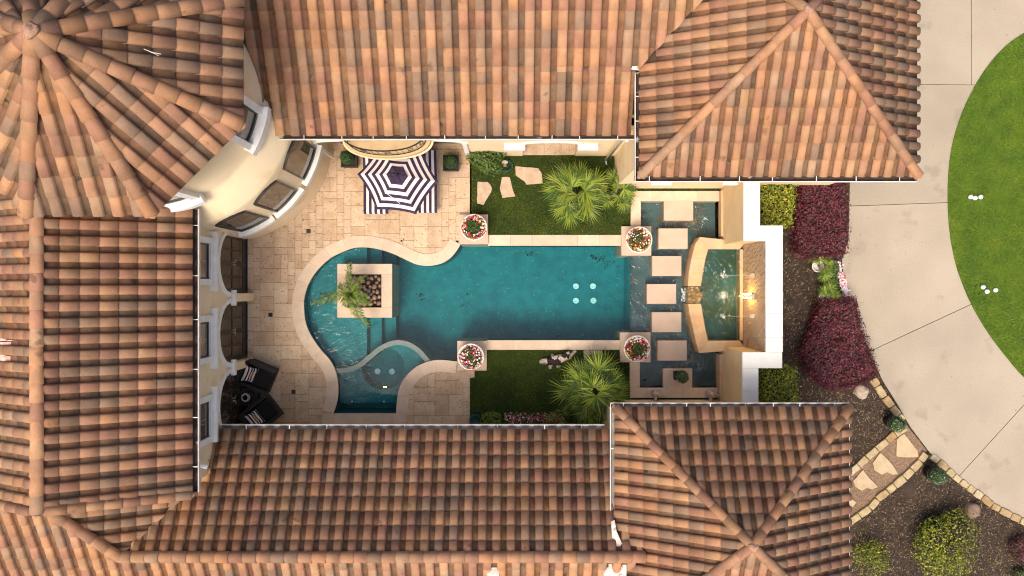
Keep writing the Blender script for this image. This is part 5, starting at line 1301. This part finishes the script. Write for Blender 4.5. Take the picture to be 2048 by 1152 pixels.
# ------------------------------------------------------------------ dog, resting on the lower lawn
dz = .14
def dp(px, py, z): return P(px, py, z)
nodes = [(dp(1100, 722, .15), .14), (dp(1110, 720, .17), .15), (dp(1120, 718, .18), .15), (dp(1128, 715, .22), .13), (dp(1132, 711, .30), .095), (dp(1135.5, 707, .29), .055), (dp(1138.5, 703.5, .26), .032),
         (dp(1094, 722, .12), .09), (dp(1088, 721, .08), .075), (dp(1082, 724, .06), .06),
         (dp(1138, 716, .10), .05), (dp(1145, 708, .05), .032), (dp(1152, 701.5, .035), .03),
         (dp(1118, 728, .10), .05), (dp(1119, 732.5, .04), .03), (dp(1115, 732, .03), .028),
         (dp(1104, 728, .09), .06), (dp(1100, 733, .04), .035), (dp(1103, 736, .03), .028),
         (dp(1104, 714, .09), .055), (dp(1107, 709, .04), .03)]
edges = [(0, 1), (1, 2), (2, 3), (3, 4), (4, 5), (5, 6), (0, 7), (7, 8), (8, 9), (3, 10), (10, 11), (11, 12), (2, 13), (13, 14), (14, 15), (0, 16), (16, 17), (17, 18), (0, 19), (19, 20)]
ctr = dp(1115, 720, 0); me = bpy.data.meshes.new('dog_body'); me.from_pydata([tuple(n[0] - Vector((ctr.x, ctr.y, 0))) for n in nodes], edges, [])
tmp = bpy.data.objects.new('tmp', me); col.objects.link(tmp); tmp.modifiers.new('s', 'SKIN'); ss = tmp.modifiers.new('u', 'SUBSURF'); ss.levels = 2
for i, n in enumerate(nodes): me.skin_vertices[0].data[i].radius = (n[1], n[1])
me.skin_vertices[0].data[0].use_root = True
bpy.context.view_layer.update(); ev = tmp.evaluated_get(bpy.context.evaluated_depsgraph_get()); dm = bpy.data.meshes.new_from_object(ev); bpy.data.objects.remove(tmp)
dm.materials.clear(); dm.materials.append(M['furb']); dm.materials.append(M['furw'])
def dogwhite(px, py, z):
    if px < 1095: return True
    if px > 1138 or py > 729.5 or (py < 711 and px < 1120): return True
    if hypot(px - 1130, py - 713) < 13 and not hypot(px - 1129, py - 711) < 5.6 and not hypot(px - 1137, py - 713) < 4.6: return True
    if py < 706 and px > 1130: return True
    return hypot((px - 1109) / 7, (py - 714) / 4.5) < 1
for p in dm.polygons:
    w_ = p.center + Vector((ctr.x, ctr.y, 0)); pp = proj(w_); p.material_index = 1 if dogwhite(pp[0], pp[1], w_.z) else 0; p.use_smooth = True
dog = bpy.data.objects.new('dog', dm); col.objects.link(dog); dog.location = (ctr.x, ctr.y, 0)
tag(dog, 'long-haired black and white dog resting on the lower lawn, foreleg stretched out', 'dog')
m_ = MB(); vs_ = list(dm.polygons); rr_ = random.Random(4)
for _ in range(5200):
    p = rr_.choice(vs_); n_ = p.normal; c = p.center + Vector((ctr.x, ctr.y, 0)); pp = proj(c)
    if n_.z < -.3: continue
    head = hypot(pp[0] - 1134, pp[1] - 708) < 8; tail = pp[0] < 1096
    L = (.02 if head else .07 if tail else .045) * rr_.uniform(.6, 1.3); dr = (n_ * .6 + Vector((-.9, rr_.uniform(-.4, .3), -.1)) + Vector((rr_.uniform(-.4, .4), rr_.uniform(-.4, .4), 0))).normalized(); s_ = dr.cross(n_).normalized() * .006
    j = Vector((rr_.uniform(-.015, .015), rr_.uniform(-.015, .015), 0)); m_.face([c + j - s_, c + j + s_, c + j + dr * L], p.material_index)
m_.build('fur', [M['furb'], M['furw']], dog)
for (px, py) in ((1126.5, 710.5), (1136, 713.5)):
    m_ = MB(); c = dp(px, py, .34); m_.blob(c, (.055, .035, .02), px, .1, 8, 5, 0, .9); m_.build('ear', M['furb'], dog, True)
m_ = MB(); c = dp(1139.3, 702.6, .27); m_.blob(c, (.016, .016, .014), 1, .0, 8, 5); m_.build('nose', M['furb'], dog, True)

# ------------------------------------------------------------------ statues on the lower border
def statue(px, py, rot, label):
    c = P(px, py, .06); root = thing('garden_statue', (c.x, c.y, .06), label, 'statue', 'white stone statues on the lower border'); z = .06
    m_ = MB(); m_.box((c.x - .11, c.y - .09, z), (c.x + .11, c.y + .09, z + .06)); m_.build('plinth', M['statue'], root)
    m_ = MB(); m_.blob((c.x, c.y, z + .22), (.13, .10, .17), px, .25, 14, 9, 0, rot, 2); m_.blob((c.x + .02, c.y + .02, z + .44), (.07, .065, .08), px + 1, .15, 12, 8, 0, rot, 2); m_.build('figure', M['statue'], root)
    for s_ in (-1, 1):
        m_ = MB(); a = rot + s_ * .75; d_ = Vector((cos(a), sin(a), 0)); n_ = Vector((-d_.y, d_.x, 0)) * .02; b_ = Vector((c.x, c.y, z + .2))
        q = [b_ + d_ * .06, b_ + d_ * .10 + Vector((0, 0, .25)), b_ + d_ * .27 + Vector((0, 0, .16)), b_ + d_ * .30 - Vector((0, 0, .08))]
        m_.face([p + n_ for p in q]); m_.face([p - n_ for p in q][::-1])
        for i in range(4): m_.face([q[i] + n_, q[i] - n_, q[(i + 1) % 4] - n_, q[(i + 1) % 4] + n_])
        m_.build('wing', M['statue'], root)
statue(1309, 785, -1.0, 'weathered white winged statue on the lower border, left of the potted shrub')
statue(1417, 786, -.9, 'weathered white winged statue on the lower border beside the cream wall')

# ------------------------------------------------------------------ driveway, round lawn, planting bed on the right
dr_ = thing('driveway', (14, 0, -.05), '', ''); del dr_['label']; del dr_['category']; dr_['kind'] = 'structure'
edgeL = [(1700, -80), (1700, 358), (1697, 480), (1684, 520), (1692, 590), (1720, 660), (1745, 715), (1765, 760), (1790, 800), (1822, 855), (1860, 905), (1905, 948), (1960, 990), (2010, 1022), (2060, 1048), (2200, 1105), (2500, 1170)]
eL = [P(*p) for p in edgeL]
def xedge(y):        # left edge of the concrete at a world y
    for a, b in zip(eL, eL[1:]):
        if b.y <= y <= a.y: return a.x + (b.x - a.x) * (a.y - y) / max(1e-6, a.y - b.y)
    return eL[0].x if y > eL[0].y else eL[-1].x
joints = [[(1600, 166.5), (2300, 172)], [(1600, 415), (1895, 403), (2300, 388)], [(1752, 697), (1935, 612), (2300, 440)], [(1922, 948), (2048, 810), (2300, 540)]]
m_ = MB(); pl_ = [(p.x, p.y) for p in eL] + [(40, eL[-1].y), (40, eL[0].y)]
m_.face([(x, y, -.03) for x, y in pl_[::-1]]); m_.build('joint_bed', M['joint'], dr_)
def cutpoly(poly, co, no):
    out = []; n = len(poly)
    for i in range(n):
        p, q = poly[i], poly[(i + 1) % n]; dp_ = (p[0] - co[0]) * no[0] + (p[1] - co[1]) * no[1]; dq = (q[0] - co[0]) * no[0] + (q[1] - co[1]) * no[1]
        if dp_ >= 0: out.append(p)
        if dp_ * dq < 0: t = dp_ / (dp_ - dq); out.append((p[0] + (q[0] - p[0]) * t, p[1] + (q[1] - p[1]) * t))
    return out
def split(poly, a, b, gp=.010):
    a, b = P(*a), P(*b); t = (b - a).normalized(); n_ = (-t.y, t.x); 
    return cutpoly(poly, (a.x + n_[0] * gp, a.y + n_[1] * gp), n_), cutpoly(poly, (a.x - n_[0] * gp, a.y - n_[1] * gp), (-n_[0], -n_[1]))
up, lo_ = split(pl_, (1600, 166.5), (2300, 173)); u1, u2 = split(up, (1943, 300), (1943, -50)); sl = [u1, u2]
s3, lo_ = split(lo_, (1600, 415.5), (2300, 391)); sl.append(s3)
s4, lo_ = split(lo_, (1752, 697), (1935, 612)); sl.append(s4)
s5, lo_ = split(lo_, (1922, 948), (2048, 810)); sl += [s5, lo_]
for i, q in enumerate(sl):
    if len(q) > 2: m_ = MB(); m_.prism(q, -.028, .0, bottom=False); m_.build('concrete_slab', M['conc'][(i * 3) % 4], dr_)
arcL = [(2200, 15), (2100, 40), (2048, 66), (2010, 93), (1975, 132), (1945, 180), (1922, 230), (1905, 285), (1897, 340), (1895, 395), (1898, 455), (1909, 520), (1926, 572), (1948, 620), (1980, 672), (2012, 714), (2048, 755), (2110, 805), (2200, 845)]
al = smoothcurve([P(*p) for p in arcL], .2); lawnp = [(p.x, p.y) for p in al] + [(26, P(0, 845).y), (26, P(0, 15).y)]
m_ = MB(); m_.prism(lawnp, -.02, .02); m_.build('round_lawn', M['turfR'], kind='structure')
grass('turf_grass', [(14.2, -4.6, 18.2, 9.6)], 95000, [M['g3'], M['g4']], .015, .05, .02, .011, lambda x, y: inpoly(x, y, lawnp), 1.4)
for px, py, lb in ((1940, 394, 'leftmost of the three white balls in a row on the round lawn'), (1949, 396, 'middle one of the three white balls in a row on the round lawn'), (1960, 394, 'rightmost of the three white balls in a row on the round lawn'), (1965, 574, 'upper left white ball of the lower trio on the round lawn'), (1973, 583, 'lowest white ball of the lower trio on the round lawn'), (1990, 580, 'rightmost white ball of the lower trio on the round lawn')):
    c = P(px, py, .05); m_ = MB(); m_.blob((c.x, c.y, .08), (.078, .078, .07), 1, .02, 14, 9); tag(m_.build('white_ball', M['ball'], at=(c.x, c.y, .02), smooth=True), lb, 'ball', 'white balls on the round lawn')
m_ = MB()
for _ in range(170):
    px, py = U(1700, 2048), U(0, 1040); c = P(px, py)
    if c.x < xedge(c.y) + .05 or inpoly(c.x, c.y, lawnp): continue
    if random.random() < .5: c.x = xedge(c.y) + abs(random.gauss(0, .4)) + .05
    leaves(m_, [((c.x, c.y, .006), (0, 0, 1))], U(.02, .05), lambda: random.choice((0, 2, 3)), .05)
m_.build('driveway_litter', M['chip'], kind='stuff')
# mulch chips
def chips(n, rect, avoid, name):
    m_ = MB()
    for _ in range(n):
        px, py = U(rect[0], rect[2]), U(rect[1], rect[3])
        if avoid(px, py): continue
        c = P(px, py); a = U(0, 6.3); L, w_ = U(.012, .045), U(.006, .016); dx, dy = cos(a), sin(a); z = -.055 + U(0, .02); tz_ = U(-.01, .01)
        b = len(m_.v); m_.v += [(c.x - dx * L - dy * w_, c.y - dy * L + dx * w_, z), (c.x - dx * L + dy * w_, c.y - dy * L - dx * w_, z + .003), (c.x + dx * L + dy * w_, c.y + dy * L - dx * w_, z + tz_ + .006), (c.x + dx * L - dy * w_, c.y + dy * L + dx * w_, z + tz_ + .004)]
        m_.f.append((b, b + 1, b + 2, b + 3)); k = noise.noise(Vector((c.x * .8, c.y * .8, 4))); m_.m.append(random.choices((0, 1, 2, 3), (5, 5, 1.6 + k, 1 + 1.5 * k if k > 0 else .1))[0])
    o = m_.build(name, M['chip']); o['kind'] = 'stuff'
pathpoly = Z([(110, 570), (425, 300), (545, 450), (530, 478), (110, 860)], 2.796, 1660, 740)
chips(26000, (1515, 340, 1810, 1000), lambda x, y: P(x, y).x > xedge(P(x, y).y) + .02 or inpoly(x, y, pathpoly), 'mulch_chips')
chips(15000, (1690, 860, 2060, 1165), lambda x, y: P(x, y).x > xedge(P(x, y).y) + .02 or inpoly(x, y, pathpoly) or (x < 1830 and y < 1000), 'mulch_chips')
# gravel path
m_ = MB(); q = [P(*p) for p in pathpoly]; m_.face([(p.x, p.y, -.05) for p in q][::-1]); m_.build('gravel_path', mat('path_gravel', (.20, .12, .07), (.32, .22, .14), 30, .9, .8, 60, c3=(.08, .05, .035), t3=.58, sc3=25), kind='structure')
m_ = MB(); cnt = 0
while cnt < 5200:
    px, py = U(1695, 1860), U(845, 1050)
    if not inpoly(px, py, pathpoly): continue
    c = P(px, py); r = U(.008, .02); b = len(m_.v); a = U(0, 3)
    for k in range(5): m_.v.append((c.x + cos(a + k * 1.256) * r, c.y + sin(a + k * 1.256) * r * .8, -.05))
    m_.v.append((c.x, c.y, -.05 + r)); mi = random.choice((0, 1, 2, 2, 4))
    for k in range(5): m_.f.append((b + k, b + (k + 1) % 5, b + 5)); m_.m.append(mi)
    cnt += 1
m_.build('path_pebbles', M['pebbles'], kind='stuff')
zs = (2.796, 1660, 740)
flagstone(Z([(375,388),(415,355),(450,400),(490,450),(497,488),(440,490),(370,482)], *zs), 'tan triangular flagstone in the gravel path, nearest the driveway', .0, 'flag', -.06, group='flagstones in the gravel path')
flagstone(Z([(240,520),(285,462),(340,520),(383,580),(350,585),(320,572),(290,585),(250,560)], *zs), 'tan notched flagstone in the middle of the gravel path', .0, 'flag', -.06, group='flagstones in the gravel path')
flagstone(Z([(133,620),(185,558),(225,610),(270,655),(235,668),(210,660),(180,675),(140,650)], *zs), 'tan flagstone in the gravel path, second from the pavilion roof', .0, 'flag', -.06, group='flagstones in the gravel path')
flagstone(Z([(95,700),(150,742),(113,782),(90,790)], *zs), 'tan flagstone in the gravel path half under the pavilion gutter', .0, 'flag', -.06, group='flagstones in the gravel path')
# block edging rows
def edging(pts, wpx, label, name='stone_edging', lens=(16, 27), seed=0, mixr=None):
    rr_ = random.Random(seed); pw = [Vector(p) for p in pts]; L = [0]
    for a, b in zip(pw, pw[1:]): L.append(L[-1] + (b - a).length)
    def at_(d_):
        for i in range(len(L) - 1):
            if d_ <= L[i + 1] or i == len(L) - 2: return pw[i].lerp(pw[i + 1], (d_ - L[i]) / (L[i + 1] - L[i])), (pw[i + 1] - pw[i]).normalized()
    c0_ = P(*pts[len(pts) // 2]); root = thing(name, (c0_.x, c0_.y, -.06), label, 'stone edging', 'rows of limestone edging blocks'); d_ = 0
    while d_ < L[-1] - 6:
        l = min(rr_.uniform(*lens), L[-1] - d_); p, t = at_(d_ + l / 2); n_ = Vector((-t.y, t.x)); h = wpx / 2 * rr_.uniform(.88, 1.08); hl = l / 2 - .7
        cs_ = [p + t * (sx * hl) * rr_.uniform(.93, 1) + n_ * (sy * h) * rr_.uniform(.9, 1.05) for sx, sy in ((-1, -1), (-.3, -1.06), (.4, -1.04), (1, -1), (1.03, .2), (1, 1), (0, 1.06), (-1, 1), (-1.03, -.1))]
        z1 = .05 + rr_.uniform(-.012, .012); w_ = [P(q.x, q.y, 0) for q in cs_]; cw = P(p.x, p.y); m_ = MB()
        m_.prism([(q.x, q.y) for q in w_], -.06, z1 - .015, bottom=False); m_.prism([(q.x, q.y) for q in w_], z1 - .015, z1, bottom=False, top=[((q.x - cw.x) * .9 + cw.x, (q.y - cw.y) * .9 + cw.y) for q in w_])
        m_.build('edging_block', M['edge'][rr_.choices(range(4), (5, 3, 3, 2))[0]], root); d_ += l
edging(Z([(240, 48), (265, 90), (290, 130), (320, 170), (352, 215), (408, 285)], *zs), 14, 'row of limestone edging blocks along the driveway, from burgundy hedge to the path', seed=1)
edging(Z([(425, 315), (345, 370), (300, 410), (262, 440), (222, 475), (170, 525), (105, 580)], *zs), 14, 'row of limestone edging blocks on the upper side of the gravel path', seed=2)
edging(Z([(535, 465), (495, 520), (455, 560), (412, 605), (355, 650), (315, 683), (272, 715), (228, 768), (100, 858)], *zs), 14, 'row of limestone edging blocks on the lower side of the gravel path', seed=3)
edging(Z([(565, 478), (605, 510), (640, 540), (685, 585), (748, 635), (812, 683), (862, 720), (905, 755), (965, 790), (1015, 815), (1062, 838), (1150, 875)], *zs), 13, 'row of limestone edging blocks along the driveway below the gravel path', seed=4)
# hedges
def H(px, py, z): p = P(px, py, z); return (p.x, p.y)
hz = 1.0
hedge('clipped_hedge', 'yellow-green clipped hedge block in the upper corner of the white wall', 'hedge', [H(1521, 449, .9), H(1521, 352, .9), H(1590, 352, .9), H(1592, 400, .9), H(1583, 449, .9)], 1.0, 'yellow', (4, 3, 3, 3), 3600, .085, 'yellow-green hedge blocks beside the white wall')
hedge('clipped_hedge', 'yellow-green clipped hedge block in the lower corner of the white wall', 'hedge', [H(1517, 812, .9), H(1517, 738, .9), H(1562, 728, .9), H(1594, 740, .9), H(1596, 812, .9)], 1.0, 'yellow', (4, 3, 3, 3), 3600, .085, 'yellow-green hedge blocks beside the white wall')
hedge('burgundy_hedge', 'long rectangular burgundy-leaved hedge emerging from under the upper pavilion eave', 'hedge', [H(1602, 350, .8), H(1692, 350, .8), H(1696, 400, .8), H(1698, 490, .8), H(1692, 508, .8), H(1650, 512, .8), H(1622, 516, .8), H(1600, 505, .8), H(1597, 430, .8)], .85, 'purple', (5, 4, 5, 1.5, 4), 9500, .075, 'burgundy hedges along the driveway')
hedge('burgundy_hedge', 'broad mound-shaped burgundy-leaved hedge between the flower strip and the pale boulder', 'hedge', [H(1648, 602, .8), H(1712, 598, .8), H(1722, 640, .8), H(1740, 690, .8), H(1757, 745, .8), H(1735, 765, .8), H(1700, 775, .8), H(1655, 778, .8), H(1625, 745, .8), H(1612, 705, .8), H(1632, 660, .8)], .85, 'purple', (5, 4, 5, 1.8, 4), 12500, .075, 'burgundy hedges along the driveway')
# bushes lower right
c = P(1880, 1085, .2); bush('shrub', 'big bright yellow-green shrub in the dark mulch below the driveway edging', 'shrub', (c.x, c.y, -.05), 1.12, 1.2, 1.0, 'yellow', (4, 5, 2.2, 3.5), 6500, .07, lob=11)
c = P(1742, 1108, .15); bush('shrub', 'smaller sparse yellow-green shrub right of the lower pavilion gutter', 'shrub', (c.x, c.y, -.05), .75, .62, .6, 'yellow', (3, 5, 1.2, 3), 2000, .06, lob=8, core=False)
c = P(2040, 1095, .1); bush('shrub', 'low reddish-brown shrub at the bottom right corner of the picture', 'shrub', (c.x, c.y, -.05), .45, .55, .4, 'purple', (2, 1, 1, 5, 1), 1300, .05, lob=6)
c = P(2042, 1150, .1); bush('shrub', 'small green shrub cut off by the bottom right corner of the picture', 'shrub', (c.x, c.y, -.05), .3, .3, .35, 'green', (3, 2, 3, 3), 700, .05, lob=5)
c = P(1925, 1030, .1)
for (px, py, r, mm_, lb, nm) in ((1724, 783, .23, 'rock', 'pale rounded boulder at the foot of the burgundy hedge', 'boulder'), (1947, 1022, .24, 'rock2', 'smooth brown boulder beside the big yellow-green shrub', 'boulder')):
    c = P(px, py, .1); m_ = MB(); m_.blob((c.x, c.y, .02), (r, r * 1.12, .19), px, .16, 18, 12, 0, .3, 1.6); tag(m_.build(nm, M[mm_], at=(c.x, c.y, -.05), smooth=True), lb, 'boulder')
# potted palms by the flower strip
def pot_palm(px, py, label, n, seed):
    c = P(px, py, 0); root = thing('potted_palm', (c.x, c.y, -.05), label, 'potted palm', 'palms in cream pots by the driveway')
    m_ = MB(); m_.lathe((c.x, c.y, -.05), [(0, 0), (.13, 0), (.19, .38), (.20, .38), (.20, .42), (.17, .42), (.165, .36), (0, .36)], 20); m_.build('pot', M['pot'], root, True)
    rr_ = random.Random(seed)
    for k in range(n):
        az = rr_.uniform(-1.2, 2.2) if seed == 1 else rr_.uniform(-2.2, 2.0); el = radians(rr_.uniform(5, 55)); o = bpy.data.objects.new('frond', FR[rr_.randrange(1, 5)][rr_.randrange(3)]); col.objects.link(o); o.parent = root
        o.location = (0, 0, .4); s_ = rr_.uniform(.42, .6); o.scale = (s_, s_, s_); o.rotation_euler = (0, 0, az)
pot_palm(1627, 533, 'cream pot with green palm fronds, below the long burgundy hedge', 13, 1)
pot_palm(1640, 597, 'cream pot with green palm fronds, above the mound-shaped burgundy hedge', 11, 2)
c = P(1660, 552, .1); bush('fern', 'feathery green fern between the two cream pots', 'fern', (c.x, c.y, -.05), .38, .55, .4, 'green', (4, 2, 4, 3), 1500, .08, lob=6, core=False)
fs = thing('flower_strip', P(1676, 556), 'narrow strip of white and red flowers at the driveway edge beside the potted palms', 'flower bed')
m_ = MB(); q = []; q2 = []
for _ in range(520):
    t = R(); px = 1673 + 20 * t + random.gauss(0, 3.2) * (1.2 - .3 * t); py = 522 + 72 * t; c = P(px, py, .1); q.append((c.x, c.y, U(.08, .16))); q2.append(((c.x - .03, c.y, U(.0, .1)), (0, 0, 1)))
flowers(m_, q, .030, wsel([3, 5, 1.2, 4])); m_.build('flowers', M['lg']['rw'], fs, kind='stuff')
m_ = MB(); leaves(m_, q2, .05, wsel([2, 4, 1, 1]), .7); m_.build('foliage', M['lg']['green'], fs)
m_ = MB()
for (px, py, n, sp) in ((1060, 508, 16, 6), (1185, 513, 14, 4), (1197, 517, 22, 6), (1215, 528, 18, 10), (840, 590, 12, 4), (937, 588, 5, 3), (845, 600, 8, 4), (925, 610, 4, 2), (1120, 672, 8, 5), (1288, 425, 26, 6), (1284, 436, 12, 6), (1290, 760, 16, 2), (890, 700, 6, 4)):
    zz = -1.47 if px < 1262 else -.40
    for _ in range(n): c = P(px + random.gauss(0, sp), py + random.gauss(0, sp * .5), zz); leaves(m_, [((c.x, c.y, zz), (0, 0, 1))], .06, lambda: 0, .05)
m_.build('sunken_leaves', M['corec'], kind='stuff')
# fallen leaves and specks on patio / roof
m_ = MB()
for (px, py, s_) in ((803, 482, .07), (807, 479, .05), (1062, 702, .02)):
    c = P(px, py); leaves(m_, [((c.x + U(-.02, .02), c.y + U(-.02, .02), .01), (0, 0, 1)) for _ in range(4)], s_, lambda: 0, .1)
m_.build('fallen_leaves', M['corec'], kind='stuff')
